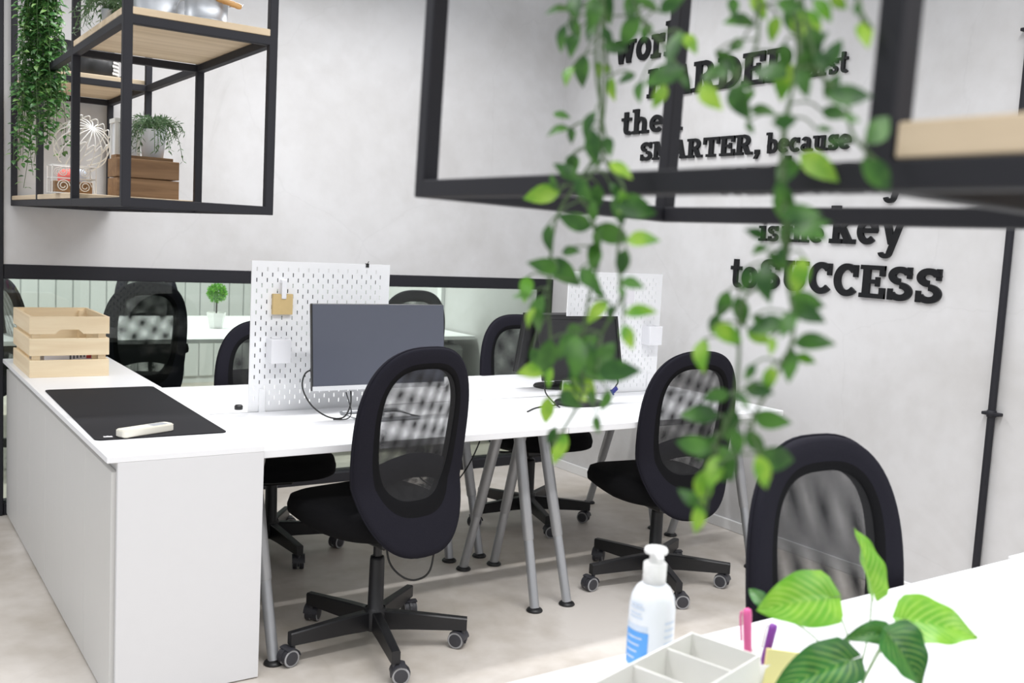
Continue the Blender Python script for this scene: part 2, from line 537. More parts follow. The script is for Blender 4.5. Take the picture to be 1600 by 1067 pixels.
# ------------------------------------------------------------------ office chair
def outline(th, hw, zc, zh, nt, nb, taper=0.0):
    c, s = math.cos(th), math.sin(th)
    n = nt if s >= 0 else nb
    x = math.copysign(abs(c)**(2/n), c)*hw
    z = math.copysign(abs(s)**(2/n), s)*zh
    x *= 1+taper*(z/zh)
    return x, zc+z
def back_y(x, z):
    """the backrest bows forward at the lumbar and leans back above it"""
    t = (z-0.60)
    y = -0.165-0.17*max(t, 0)**1.35+0.38*min(t, 0)
    return y+0.45*x*x
BZC, BZH = 0.715, 0.335
def make_chair(label):
    root = thing('office_chair', label, 'chair', group='black mesh office chairs')
    # five spokes, each carrying its castor
    for k in range(5):
        a = 2*PI*k/5
        mt = zrot(a)
        g = MB()
        sec = [(0.03, 0.126, 0.060, 0.017), (0.12, 0.122, 0.064, 0.016), (0.315, 0.108, 0.066, 0.014)]
        vs_ = []
        for (r, zt, zb, hw) in sec:
            vs_ += [(r, -hw, zb), (r, hw, zb), (r, hw, zt-0.004), (r, hw-0.004, zt), (r, -hw+0.004, zt), (r, -hw, zt-0.004)]
        fs = [(0, 1, 2, 3, 4, 5), tuple(range(12, 18))[::-1]]
        for i in range(2):
            for j in range(6):
                fs.append((i*6+j, i*6+6+j, i*6+6+(j+1) % 6, i*6+(j+1) % 6))
        g.add([mt @ Vector(q) for q in vs_], fs)
        leg = g.build('leg', M['black'], root)
        g = MB()
        cm = mt @ loc(0.302, 0, 0) @ zrot(0.7+1.3*k)
        for s in (-1, 1):
            wm = cm @ loc(-0.018, s*0.014, 0.029) @ Matrix.Rotation(PI/2, 4, 'X')
            g.lathe([(0.0, -0.010), (0.018, -0.010), (0.0225, -0.009)], n=20, mi=0, mtx=wm)
            g.lathe([(0.0225, -0.009), (0.0275, -0.0095), (0.0285, -0.008)], n=20, mi=1, mtx=wm)
            g.lathe([(0.0285, -0.008), (0.029, -0.006), (0.029, 0.006), (0.0285, 0.008)], n=20, mi=0, mtx=wm)
            g.lathe([(0.0285, 0.008), (0.0275, 0.0095), (0.0225, 0.009)], n=20, mi=1, mtx=wm)
            g.lathe([(0.0225, 0.009), (0.018, 0.010), (0.0, 0.010)], n=20, mi=0, mtx=wm)
        # hood over the two wheels and the stem
        hood = []
        for j in range(11):
            t = -0.35+(PI+0.55)*j/10
            hood.append((-0.018+0.0325*math.cos(t), 0.029+0.0325*math.sin(t)))
        hood += [(-0.018+0.012*math.cos(t2), 0.029+0.012*math.sin(t2)) for t2 in (PI+0.2, PI/2, -0.35)]
        g.prism(hood, -0.0045, 0.0045, 0, cm)
        arc = [(-0.018+0.033*math.cos(t), 0.029+0.033*math.sin(t)) for t in [0.15+(PI*0.62)*j/9 for j in range(10)]]
        arc2 = [(-0.018+0.0305*math.cos(t), 0.029+0.0305*math.sin(t)) for t in [0.15+(PI*0.62)*j/9 for j in range(10)]][::-1]
        g.prism(arc+arc2, -0.026, 0.026, 0, cm)
        g.tube([cm @ Vector((0, 0, 0.045)), cm @ Vector((0, 0, 0.07))], 0.008, 8, 0)
        g.build('castor', [M['wheel'], M['tyre']], leg)
    g = MB()
    g.lathe([(0.0, 0.058), (0.036, 0.058), (0.038, 0.064), (0.038, 0.128), (0.033, 0.134)], n=24)
    g.lathe([(0.033, 0.13), (0.027, 0.136), (0.025, 0.30), (0.023, 0.312), (0.0145, 0.313)], n=24)
    g.lathe([(0.0145, 0.31), (0.0145, 0.39)], n=20)
    g.build('column', M['black'], root)
    # tilt mechanism under the seat
    g = MB().box(-0.075, 0.075, -0.13, 0.10, 0.375, 0.415, bev=0.008)
    g.box(-0.03, 0.03, -0.17, -0.10, 0.38, 0.43, bev=0.006)
    g.tube([(0.07, 0.03, 0.395), (0.16, 0.04, 0.393), (0.20, 0.045, 0.398)], 0.006, 8)
    g.build('mechanism', M['plastic'], root)
    # upholstered seat
    g = MB()
    prof = [(0.0, 0.512, 0), (0.35, 0.513, 0), (0.70, 0.512, 0), (0.88, 0.506, 0), (0.965, 0.497, 0), (1.0, 0.475, 0), (0.99, 0.452, 0), (0.95, 0.434, -0.008), (0.82, 0.414, -0.03), (0.5, 0.405, -0.03), (0.0, 0.405, -0.03)]
    n = 44
    vs_ = []; fs = []
    for (s, z, dy) in prof:
        for k in range(n):
            t = 2*PI*k/n
            c, sn = math.cos(t), math.sin(t)
            e = 2/2.9
            x = math.copysign(abs(c)**e, c)*0.243*s
            y = math.copysign(abs(sn)**e, sn)*0.250*s
            x *= 1-0.08*max(-y/0.250, 0)
            fr = max(y/0.250, 0)
            zz = z-0.010*fr**3*s+(0.010*(abs(x)/0.24)**2 if z > 0.48 else 0)
            if z < 0.45: zz += 0.022*fr
            vs_.append((x, y+0.068+dy, zz))
    for i in range(len(prof)-1):
        for k in range(n):
            fs.append((i*n+k, (i+1)*n+k, (i+1)*n+(k+1) % n, i*n+(k+1) % n))
    g.add(vs_, fs, 0, True)
    g.build('seat', M['seatf'], root)
    # padded oval back frame: the ring round the see-through window
    g = MB()
    n = 72
    cs = []
    T = [(0.0, 0.35), (0.02, 0.8), (0.12, 1.0), (0.30, 1.03), (0.55, 1.05), (0.88, 1.0), (0.97, 0.8), (1.0, 0.45)]
    sect = [(t, w, 1) for t, w in T]+[(t, w, -1) for t, w in T[::-1]]
    vs_ = []; fs = []
    for k in range(n):
        th = 2*PI*k/n
        xo, zo = outline(th, 0.225, BZC, BZH, 2.7, 2.55, 0.025)
        xi, zi = outline(th, 0.146, 0.766, 0.214, 2.9, 2.9, 0.07)
        for (t, w, sd) in sect:
            x = xi+(xo-xi)*t; z = zi+(zo-zi)*t
            vs_.append((x, back_y(x, z)+sd*0.017*w, z))
    ns = len(sect)
    for k in range(n):
        k2 = (k+1) % n
        for j in range(ns):
            j2 = (j+1) % ns
            fs.append((k*ns+j, k*ns+j2, k2*ns+j2, k2*ns+j))
    g.add(vs_, fs, 0, True)
    g.mi = [1 if (i % ns) in (0, 1, 2, ns-4, ns-3, ns-2, ns-1) else 0 for i in range(len(g.f))]   # band round the window darker: lighter, upturned outer rim put into the colour
    fr = g.build('back_frame', [M['fabric'], M['seatf']], root)
    # piping along the rim
    g = MB()
    pts = []
    for k in range(n):
        xo, zo = outline(2*PI*k/n, 0.2255, BZC, BZH+0.0008, 2.7, 2.55, 0.025)
        pts.append((xo, back_y(xo, zo)-0.004, zo))
    g.tube(pts, 0.0032, 6, closed=True)
    g.build('piping', M['fabric'], fr)
    def sheet(name, off, m, z0=None, z1=None):
        g = MB()
        N = 40; K = 10
        vs_ = []; fs = []
        for k in range(N):
            th = 2*PI*k/N
            xi, zi = outline(th, 0.150, 0.766, 0.218, 2.9, 2.9, 0.07)
            for j in range(K+1):
                t = j/K
                x = xi*t; z = 0.766+(zi-0.766)*t
                vs_.append((x, back_y(x, z)+off, z))
        for k in range(N):
            k2 = (k+1) % N
            for j in range(K):
                if j == 0:
                    fs.append((k*(K+1), k*(K+1)+1, k2*(K+1)+1))
                else:
                    fs.append((k*(K+1)+j, k*(K+1)+j+1, k2*(K+1)+j+1, k2*(K+1)+j))
        g.add(vs_, fs, 0, True)
        return g.build(name, m, root)
    sheet('mesh_panel', 0.010, M['cfab'])
    sheet('mesh_panel', -0.012, M['cfab2'])
    # lumbar band behind the mesh
    g = MB()
    vs_ = []; fs = []
    for i in range(13):
        x = -0.15+0.30*i/12
        for (z, o) in ((0.585, 0.002), (0.585, -0.004), (0.665, -0.004), (0.665, 0.002)):
            vs_.append((x, back_y(x, z)+o, z+0.035*(1-(x/0.15)**2)))
    for i in range(12):
        for j in range(4):
            fs.append((i*4+j, i*4+(j+1) % 4, i*4+4+(j+1) % 4, i*4+4+j))
    fs += [(0, 1, 2, 3), (51, 50, 49, 48)]
    g.add(vs_, fs, 0, True)
    g.build('lumbar_band', M['fabric'], root)
    # curved support arm joining seat and back
    g = MB()
    g.tube(smooth_path([(0, -0.10, 0.40), (0, -0.15, 0.405), (0, -0.178, 0.44), (0, -0.182, 0.52)], 4), 0.016, 10)
    g.build('back_support', M['plastic'], root)
    return root

chair = make_chair('black mesh office chair in front of the desk with the large monitor')
chair.location = (0.432, 0.07, 0); chair.rotation_euler.z = math.radians(10)
def set_legs(root, deg):
    """turn the star base of this chair"""
    for o in root.children:
        if o.name.startswith('leg'):
            o.rotation_euler.z = math.radians(deg)
def place(x, y, deg, base, label, dz=0.0, cp=True):
    c = copy_tree(chair)
    c.location = (x, y, 0); c.rotation_euler.z = math.radians(deg)
    c['label'] = label
    set_legs(c, base-deg)
    if dz:
        for o in c.children:
            if not o.name.startswith('leg') and not o.name.startswith('column'):
                o.location.z += dz
    return c
set_legs(chair, 40-10)
g = MB()
g.tube(smooth_path([(-0.045, -0.10, 0.41), (-0.04, -0.12, 0.33), (-0.01, -0.15, 0.285), (0.035, -0.17, 0.27), (0.075, -0.19, 0.30), (0.085, -0.20, 0.40)], 6), 0.0035, 8)
cb = g.build('hanging_cable', M['cable'], chair)
chair_copies = [
    (1.765, 0.135, -8, 30, 'black mesh office chair in front of the right desk, beside the lettered wall', -0.045),
    (0.60, -1.775, 178, 10, 'nearest black mesh office chair, its back rising behind the white foreground desk', -0.02),
    (0.475, 1.19, 171, 344, 'black mesh office chair beyond the desks, half hidden by the left pegboard', -0.065),
    (1.80, 1.12, 174, 37, 'black mesh office chair beyond the right desks, at the window beside the black monitors', -0.03),
    (0.255, 2.72, 5, 20, 'black office chair behind the window glass, directly right of the pine crate', 0.035),
    (0.79, 4.52, 176, 60, 'black office chair across the far table, behind the one right of the crate', 0.03),
    (1.12, 2.95, 12, 35, 'black office chair behind the glass, between the topiary and the left pegboard', 0.0),
    (2.02, 2.95, -8, 50, 'black office chair behind the glass, its top showing over the large monitor', 0.0),
    (-0.11, 3.32, -80, 15, 'black office chair behind the glass seen edge-on above the pine crate', 0.0),
]
for (x, y, d, bs, lb, dz) in chair_copies:
    place(x, y, d, bs, lb, dz)
for o in list(COL.objects):            # the loose cable belongs to the first chair only
    if o.name.startswith('hanging_cable') and o is not cb:
        bpy.data.objects.remove(o)

# ------------------------------------------------------------------ desks on A-shaped silver legs
HD = 0.718
def make_desk(x0, x1, y0, y1, label, hd=HD, group='white desks on splayed silver legs', seethru=None):
    cx, cy = (x0+x1)/2, (y0+y1)/2
    t = thing('desk', label, 'desk', (cx, cy, 0), 0, group)
    hx, hy = (x1-x0)/2, (y1-y0)/2
    MB().box(-hx, hx, -hy, hy, hd-0.026, hd, bev=0.002).build('tabletop', M['white'], t)
    for sx in (-1, 1):
        for sy in (-1, 1):
            fx, fy = sx*(hx-0.075), sy*(hy-0.05)
            tx, ty = fx+(-sx*-0.02), fy-sy*0.205
            p0 = Vector((fx, fy, 0.012)); p1 = Vector((tx, ty, hd-0.03))
            g = MB()
            pm = p0.lerp(p1, 0.36)
            g.tube([p0, pm], 0.0185, 16)
            g.tube([pm, p0.lerp(p1, 0.368), p1], [0.0185, 0.0215, 0.0235], 16)
            g.lathe([(0.0, hd-0.034), (0.05, hd-0.034), (0.05, hd-0.0262)], tx, ty, 20)
            lg = g.build('leg', M['silver'], t)
            f = MB().lathe([(0.0, 0.0), (0.030, 0.0), (0.032, 0.004), (0.028, 0.010), (0.020, 0.014), (0.0, 0.016)], fx, fy, 20)
            f.build('foot', M['plastic'], lg)
    return t
make_desk(0.002, 1.186, 0.027, 0.652, 'near left white desk carrying the large grey monitor, next to the cabinet')
make_desk(1.190, 2.376, 0.027, 0.652, 'near right white desk carrying the small black monitor, by the lettered wall')
make_desk(0.002, 1.186, 0.672, 1.297, 'far left white desk behind the left pegboard, its end against the cabinet')
make_desk(1.190, 2.376, 0.672, 1.297, 'far right white desk holding the monitor seen from behind')
make_desk(-0.46, 1.218, -2.46, -1.664, 'foreground white desk with the sanitizer bottle and the leafy plant', group='foreground white desks')
make_desk(1.222, 2.42, -2.42, -1.650, 'white desk corner at the right edge of the picture, adjoining the foreground desk', group='foreground white desks')
# far room
make_desk(-0.5, 2.64, 3.04, 4.56, 'long white table seen through the window glass with a topiary on it', group='far room table')
g = MB().box(2.28, 2.55, 3.02, 3.50, 0.02, 0.655, bev=0.03)
g.box(2.30, 2.53, 3.04, 3.48, 0.0, 0.03)
tag(g.build('pedestal_cabinet', M['grey']), 'grey cabinet with rounded corners under the end of the far room table', 'cabinet')

# ------------------------------------------------------------------ low white cabinets with one worktop
HC = 0.738
ys = [0.018, 0.744, 1.490, 2.165]
for i in range(3):
    a, bb = ys[i], ys[i+1]
    t = thing('low_cabinet', ['nearest low white cabinet, its plain end panel facing the camera', 'middle low white cabinet with two plain doors, beneath the black mat', 'farthest low white cabinet, under the pine crate at the window'][i], 'cabinet', (-0.22, (a+bb)/2, 0), 0, 'low white cabinets in a row')
    h = (bb-a)/2
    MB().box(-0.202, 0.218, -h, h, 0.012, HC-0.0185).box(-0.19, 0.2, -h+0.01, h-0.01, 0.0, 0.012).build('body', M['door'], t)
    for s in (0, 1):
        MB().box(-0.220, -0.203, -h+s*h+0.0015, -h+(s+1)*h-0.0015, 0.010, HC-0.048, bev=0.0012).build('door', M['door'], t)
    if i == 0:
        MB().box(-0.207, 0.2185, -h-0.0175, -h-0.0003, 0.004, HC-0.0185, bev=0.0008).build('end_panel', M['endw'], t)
tag(MB().box(-0.456, 0.0, 0.0, 2.166, HC-0.018, HC, bev=0.001).build('worktop', M['white']), 'continuous white worktop over the row of low cabinets', 'worktop')

# ------------------------------------------------------------------ pine crate with papers, mat, remote
def crate(name, label, x0, x1, y0, y1, z0, h, rows, gap, mx, my, th=0.012, post=0.03, grip=False):
    t = thing(name, label, 'crate', ((x0+x1)/2, (y0+y1)/2, z0))
    hx, hy = (x1-x0)/2, (y1-y0)/2
    sh = (h-gap*(rows-1))/rows
    for r in range(rows):
        za = r*(sh+gap); zb = za+sh
        for s in (-1, 1):
            ya = s*hy if s < 0 else hy-th
            if grip and r == rows-1:
                a = -0.046; c = 0.040
                pts = [(-hx, za), (a-0.012, za), (a+0.008, za+0.018), (c-0.008, za+0.018), (c+0.012, za), (hx, za), (hx, zb), (-hx, zb)]
                g = MB().prism(pts, ya, ya+th)
            else:
                g = MB().box(-hx, hx, ya, ya+th, za, zb, bev=0.0012)
            g.build('slat', mx, t)
            xa = -hx if s < 0 else hx-th
            MB().box(xa, xa+th, -hy+th, hy-th, za, zb, bev=0.0012).build('slat', my, t)
    for sx in (-1, 1):
        for sy in (-1, 1):
            cx, cy = sx*(hx-th-post/2), sy*(hy-th-post/2)
            MB().box(cx-post/2, cx+post/2, cy-post/2, cy+post/2, 0.006, h-0.012).build('corner_post', mx, t)
    g = MB()
    n = 5
    for k in range(n):
        xa = -hx+th+(2*hx-2*th)*k/n
        g.box(xa+0.003, xa+(2*hx-2*th)/n-0.003, -hy+th, hy-th, 0.001, 0.009)
    g.build('base', my, t)
    return t
crate('slatted_crate', 'pale pine slatted crate on the white worktop below the ivy', -0.434, -0.126, 1.54, 2.0, HC, 0.252, 3, 0.0185, M['crate'], M['cratey'], grip=True)
t = thing('leaflet_stack', 'white leaflets with red and black print lying inside the pine crate', 'papers', (-0.29, 1.68, HC+0.0095))
mt = Matrix.Rotation(0.12, 4, 'Z')
MB().box(-0.10, 0.09, -0.11, 0.10, 0, 0.088, mtx=mt).build('paper', M['paper'], t)
g = MB()
for k in range(5):
    g.box(0.0+k*0.014, 0.007+k*0.014, -0.1108, -0.11, 0.06+0.002*k, 0.087, mtx=mt)
g.build('print', M['ink'], t)
MB().box(0.068, 0.088, -0.1108, -0.11, 0.062, 0.087, mtx=mt).build('print', M['red'], t)

def rounded_rect(x0, x1, y0, y1, r, n=5):
    o = []
    for cx, cy, a in ((x1-r, y1-r, 0), (x0+r, y1-r, PI/2), (x0+r, y0+r, PI), (x1-r, y0+r, 1.5*PI)):
        for k in range(n+1):
            t = a+PI/2*k/n
            o.append((cx+r*math.cos(t), cy+r*math.sin(t)))
    return o
def slab(pts, z0, z1, mi=0, g=None, mtx=None):
    g = g or MB()
    n = len(pts)
    vs_ = [(x, y, z0) for x, y in pts]+[(x, y, z1) for x, y in pts]
    if mtx is not None: vs_ = [mtx @ Vector(v) for v in vs_]
    g.add(vs_, [tuple(range(n))[::-1], tuple(range(n, 2*n))]+[(i, (i+1) % n, n+(i+1) % n, n+i) for i in range(n)], mi)
    return g
t = thing('desk_mat', 'large black desk mat on the white worktop', 'mat', (-0.236, 0.715, HC))
mm = zrot(-0.012)
slab(rounded_rect(-0.199, 0.199, -0.489, 0.488, 0.02), 0.0003, 0.0035, mtx=mm).build('sheet', M['rubber'], t)
slab([(-0.170, -0.458), (-0.144, -0.462), (-0.144, -0.445), (-0.150, -0.447), (-0.156, -0.441), (-0.162, -0.446), (-0.168, -0.442)], 0.0035, 0.0039, mtx=mm).build('mark', M['paper'], t)
t = thing('remote_control', 'cream remote control lying on the black desk mat', 'remote', (-0.285, 0.277, HC+0.0037), math.radians(23))
g = slab(rounded_rect(-0.093, 0.093, -0.025, 0.025, 0.014), 0.003, 0.021)
g = slab(rounded_rect(-0.089, 0.089, -0.021, 0.021, 0.012), 0.0, 0.003, 0, g)
g = slab(rounded_rect(-0.090, 0.090, -0.022, 0.022, 0.012), 0.021, 0.0235, 0, g)
g.build('case', M['cream'], t)
slab(rounded_rect(0.018, 0.074, -0.016, 0.016, 0.004), 0.0235, 0.0241).build('display', M['lcd'], t)
g = MB()
for k, (bx, by) in enumerate(((-0.005, -0.009), (-0.005, 0.009), (-0.025, 0.0), (-0.042, -0.009), (-0.042, 0.009))):
    slab(rounded_rect(bx-0.006, bx+0.006, by-0.005, by+0.005, 0.003), 0.0235, 0.0247, 0, g)
g.build('buttons', M['tray'], t)
tag(MB().lathe([(0.0, HD), (0.014, HD), (0.0155, HD+0.003), (0.0155, HD+0.013), (0.012, HD+0.017), (0.0, HD+0.017)], 0.162, 0.725, 18).build('rubber_stopper', M['plastic']), 'small round black stopper on the white desk left of the pegboard', 'stopper')

# ------------------------------------------------------------------ pegboards with real slots
def pegboard(x0, yc, label):
    t = thing('pegboard', label, 'pegboard', (x0, yc, HD), 0, 'white desk pegboards')
    W = 0.56; H = 0.56; th = 0.005
    sl = []
    nr = 26
    for r in range(nr):
        zc = 0.03+0.02*r
        off = 0.02 if r % 2 else 0.04
        for c in range(13):
            xc = off+0.04*c
            if xc < W-0.015: sl.append((xc, zc))
    xs = sorted({0.0, W} | {round(q[0]+d, 4) for q in sl for d in (-0.0025, 0.0025)})
    zs = sorted({0.0, H} | {round(q[1]+d, 4) for q in sl for d in (-0.0075, 0.0075)})
    xi = {v: i for i, v in enumerate(xs)}; zi = {v: i for i, v in enumerate(zs)}
    hole = {(xi[round(a-0.0025, 4)], zi[round(b_-0.0075, 4)]) for a, b_ in sl}
    nx, nz = len(xs), len(zs)
    vs_ = [(xv, -th/2, zv) for zv in zs for xv in xs]+[(xv, th/2, zv) for zv in zs for xv in xs]
    o = nx*nz
    fs = []
    # z-columns between slot edges: a slot spans one x cell and, being 15 mm, the z cells it overlaps
    holes = set()
    for (i, j) in hole:
        ztop = zs[j]+0.015
        jj = j
        while jj < nz-1 and zs[jj] < ztop-1e-6:
            holes.add((i, jj)); jj += 1
    for j in range(nz-1):
        for i in range(nx-1):
            a, b_, c, d = j*nx+i, j*nx+i+1, (j+1)*nx+i+1, (j+1)*nx+i
            if (i, j) not in holes:
                fs.append((a, b_, c, d)); fs.append((o+d, o+c, o+b_, o+a))
                for (ni, nj, e) in ((i-1, j, (a, d)), (i+1, j, (b_, c)), (i, j-1, (a, b_)), (i, j+1, (d, c))):
                    if ni < 0 or nj < 0 or ni >= nx-1 or nj >= nz-1 or (ni, nj) in holes:
                        fs.append((e[0], e[1], o+e[1], o+e[0]))
    g = MB(); g.add(vs_, fs)
    g.build('board', M['peg'], t)
    for xc in (0.05, W-0.05):
        g = MB().box(xc-0.012, xc+0.012, -0.012, -0.0026, -0.024, 0.085, bev=0.002)
        g.box(xc-0.012, xc+0.012, 0.0026, 0.014, 0.0005, 0.02, bev=0.001)
        g.build('clamp', M['peg'], t)
    return t
PY = 0.662
pegboard(0.176, PY, 'left white pegboard standing behind the large monitor, with a tan notepad on it')
pegboard(1.628, PY, 'right white pegboard standing behind the small black monitor near the lettered wall')
def pegbox(x, z, label):
    t = thing('pegboard_container', label, 'container', (x, PY-0.0032, z), 0, 'white pegboard containers')
    g = MB()
    w, d, h, k = 0.038, 0.058, 0.088, 0.003
    g.box(-w, w, -d, -d+k, 0, h, bev=0.001); g.box(-w, w, -k, 0, 0, h); g.box(-w, -w+k, -d+k, -k, 0, h); g.box(w-k, w, -d+k, -k, 0, h)
    g.box(-w+k, w-k, -d+k, -k, 0, k)
    g.build('tub', M['pegbox'], t)
    return t
pegbox(0.275, 0.905, 'small white container hooked on the left pegboard')
pegbox(2.118, 0.945, 'small white container hooked on the right pegboard')
t = thing('notepad', 'tan notepad hung from a white hook on the left pegboard', 'notepad', (0.292, PY-0.003, 1.082))
MB().prism([(-0.038, 0), (0.038, 0), (0.038, 0.076), (0.016, 0.076), (0.012, 0.066), (-0.004, 0.066), (-0.008, 0.076), (-0.038, 0.076)], -0.016, -0.001).build('pad', M['notepad'], t)
g = MB().box(-0.007, 0.011, -0.022, -0.0165, 0.058, 0.130, bev=0.002)
g.box(-0.007, 0.011, -0.0165, -0.0005, 0.116, 0.128)
g.build('hook', M['pegbox'], t)
t = thing('clip', 'tiny black clip on the top edge of the left pegboard', 'clip', (0.637, PY, HD+0.56))
MB().box(-0.006, 0.006, -0.006, -0.003, -0.012, 0.003).box(-0.006, 0.006, -0.006, 0.006, 0.0005, 0.003).tube([(0, -0.004, 0.002), (0.004, -0.007, 0.012)], 0.0015, 6).build('body', M['plastic'], t)
t = tag(MB().box(1.956, 2.016, PY-0.0045, PY-0.0030, 1.135, 1.205).build('paper_note', M['paper']), 'pale paper note on the right pegboard', 'note')

# ------------------------------------------------------------------ monitors
def monitor(name, label, cx, cy, z0, w, h, chin, tilt, face, scr, bz, stand, foot, rz=0.0, depth=0.03):
    """face -1 looks toward the camera side"""
    t = thing(name, label, 'monitor', (cx, cy, HD), rz+(0 if face < 0 else PI))
    tm = loc(0, 0, z0-HD) @ Matrix.Rotation(-tilt, 4, 'X')
    bzm = 0.006 if chin else 0.018
    g = MB()
    g.box(-w/2, w/2, -0.004, depth*0.5, 0, h, mtx=tm, bev=0.003)
    g.box(-w/2+0.05, w/2-0.05, depth*0.5, depth, 0.04, h-0.04, mtx=tm, bev=0.006)
    g.build('casing', M[bz], t)
    MB().box(-w/2+bzm*0.5, w/2-bzm*0.5, -0.0058, -0.0042, (chin or bzm), h-bzm*0.5, mtx=tm).build('screen', M[scr], t)
    if not chin:
        g = MB()
        for a in ((-w/2, w/2, 0, 0.018), (-w/2, w/2, h-0.014, h), (-w/2, -w/2+0.014, 0.018, h-0.014), (w/2-0.014, w/2, 0.018, h-0.014)):
            g.box(a[0], a[1], -0.009, -0.0042, a[2], a[3], mtx=tm)
        g.build('bezel', M['plastic'], t)
    else:
        MB().box(-w/2, w/2, -0.0085, -0.0042, 0, chin, mtx=tm, bev=0.0015).build('chin', M['bezel'], t)
    g = MB()
    g.tube([(0, 0.035, 0.008), (0, 0.045, 0.10), (0, 0.03+depth*0.3, z0-HD+h*0.4)], [0.022, 0.02, 0.018], 12)
    g.build('stand', M[stand], t)
    g = MB()
    if foot == 'loop':
        g.tube([(-0.12, -0.085, 0.007), (0.12, -0.085, 0.007), (0.115, 0.09, 0.007), (-0.115, 0.09, 0.007)], 0.007, 8, closed=True)
        g.box(-0.03, 0.03, 0.015, 0.098, 0.0, 0.012, bev=0.002)
    else:
        g.lathe([(0.0, 0.0), (0.115, 0.0), (0.118, 0.004), (0.112, 0.012), (0.03, 0.020), (0.0, 0.021)], 0, 0.02, 32, sx=1.0, sy=0.8)
    g.build('base', M['silver' if foot == 'loop' else 'plastic'], t)
    return t
monitor('computer_monitor', 'large monitor with blank grey screen and silver chin, in front of the left pegboard', 0.598, 0.425, 0.826, 0.545, 0.315, 0.017, math.radians(6), -1, 'screen', 'plastic', 'silver', 'loop')
monitor('computer_monitor', 'small black monitor facing the camera, in front of the right pegboard', 1.562, 0.43, 0.826, 0.425, 0.272, 0.0, math.radians(13), -1, 'screen2', 'plastic', 'plastic', 'disc')
monitor('computer_monitor', 'black monitor seen from behind, on the far right desk', 1.755, 0.90, 0.795, 0.47, 0.285, 0.0, math.radians(12), 1, 'screen2', 'plastic', 'plastic', 'disc', rz=0.0, depth=0.05)
def cable(label, pts, r=0.003, m='cable', name='cable'):
    return tag(MB().tube(smooth_path(pts, 6), r, 8).build(name, M[m]), label, 'cable')
cable('black cable looping out beside the large monitor down to the desk', [(0.345, 0.452, 0.905), (0.312, 0.46, 0.885), (0.30, 0.45, 0.835), (0.325, 0.42, 0.775), (0.38, 0.40, 0.735), (0.44, 0.40, 0.730), (0.475, 0.42, 0.77), (0.485, 0.442, 0.818)])
cable('thin black cable with a plug hanging under the large monitor', [(0.40, 0.40, 0.724), (0.45, 0.39, 0.726), (0.47, 0.40, 0.75), (0.465, 0.44, 0.815)], 0.0022)
t = thing('display_cable', 'dangling cable with a blue plug under the small black monitor', 'cable', (1.745, 0.44, 0.77))
MB().tube(smooth_path([(0.02, 0.012, 0.06), (0.018, 0.0, 0.035), (0.006, 0, 0.017)], 5), 0.003, 8).build('wire', M['cable'], t)
mt = Matrix.Rotation(0.9, 4, 'Y')
MB().box(-0.009, 0.009, -0.006, 0.006, -0.012, 0.018, mtx=mt, bev=0.002).box(-0.014, 0.014, -0.004, 0.004, -0.017, -0.012, mtx=mt).build('plug', M['vga'], t)
cable('black cable lying across the right desk left of the small monitor', [(1.21, 0.335, HD+0.0035), (1.30, 0.40, HD+0.0035), (1.40, 0.43, HD+0.0035), (1.50, 0.44, HD+0.0035)])
cable('short black cable dropping from the small black monitor to the desk', [(1.392, 0.475, 0.835), (1.385, 0.46, 0.775), (1.392, 0.40, 0.735), (1.402, 0.375, HD+0.004)])
cable('grey cable hanging under the left desk beside the cabinet', [(0.105, 0.30, 0.69), (0.10, 0.28, 0.62), (0.07, 0.27, 0.565), (0.02, 0.27, 0.53), (0.004, 0.27, 0.51)], 0.006, 'gcable')
cable('black cable slung under the desks between the silver legs', [(0.86, 0.62, 0.50), (0.88, 0.60, 0.42), (1.0, 0.60, 0.36), (1.12, 0.64, 0.42), (1.22, 0.68, 0.56), (1.235, 0.70, 0.69)])
cable('grey cable loop hanging below the far left desk edge', [(0.93, 1.0, 0.69), (0.93, 1.0, 0.60), (0.915, 1.0, 0.565), (0.94, 1.0, 0.545), (0.965, 1.0, 0.565), (0.95, 1.0, 0.595)], 0.004, 'gcable')
cable('black cables hanging under the middle of the left desk', [(0.56, 0.60, 0.69), (0.565, 0.60, 0.66), (0.60, 0.60, 0.635), (0.68, 0.60, 0.62)], 0.003)

# ------------------------------------------------------------------ topiary in the far room
t = thing('topiary', 'round bright green topiary in a white pot on the far room table', 'plant', (0.995, 3.66, HD))
MB().lathe([(0.0, 0.0), (0.042, 0.0), (0.046, 0.01), (0.062, 0.085), (0.066, 0.105), (0.060, 0.105), (0.054, 0.09), (0.0, 0.088)], n=6, smooth=False).build('pot', M['pot'], t)
MB().tube([(0, 0, 0.085), (0.002, 0, 0.22)], 0.005, 8).build('trunk', M['soil'], t)
g = MB()
rt = random.Random(3)
for k in range(900):
    u = rt.uniform(-1, 1); a = rt.uniform(0, 2*PI)
    d = Vector((math.sqrt(1-u*u)*math.cos(a), math.sqrt(1-u*u)*math.sin(a), u))
    r = rt.uniform(0.032, 0.062)
    c = Vector((0.002, 0, 0.235))+d*r
    x = d.orthogonal().normalized(); x.rotate(Matrix.Rotation(rt.uniform(0, 6), 3, d))
    y = d.cross(x)
    n_ = (d+x*0.8).normalized()
    g.add([c, c+x*0.008+y*0.006, c+n_*0.018, c+x*0.008-y*0.006], [(0, 1, 2, 3)])
g.build('foliage', M['moss'], t)

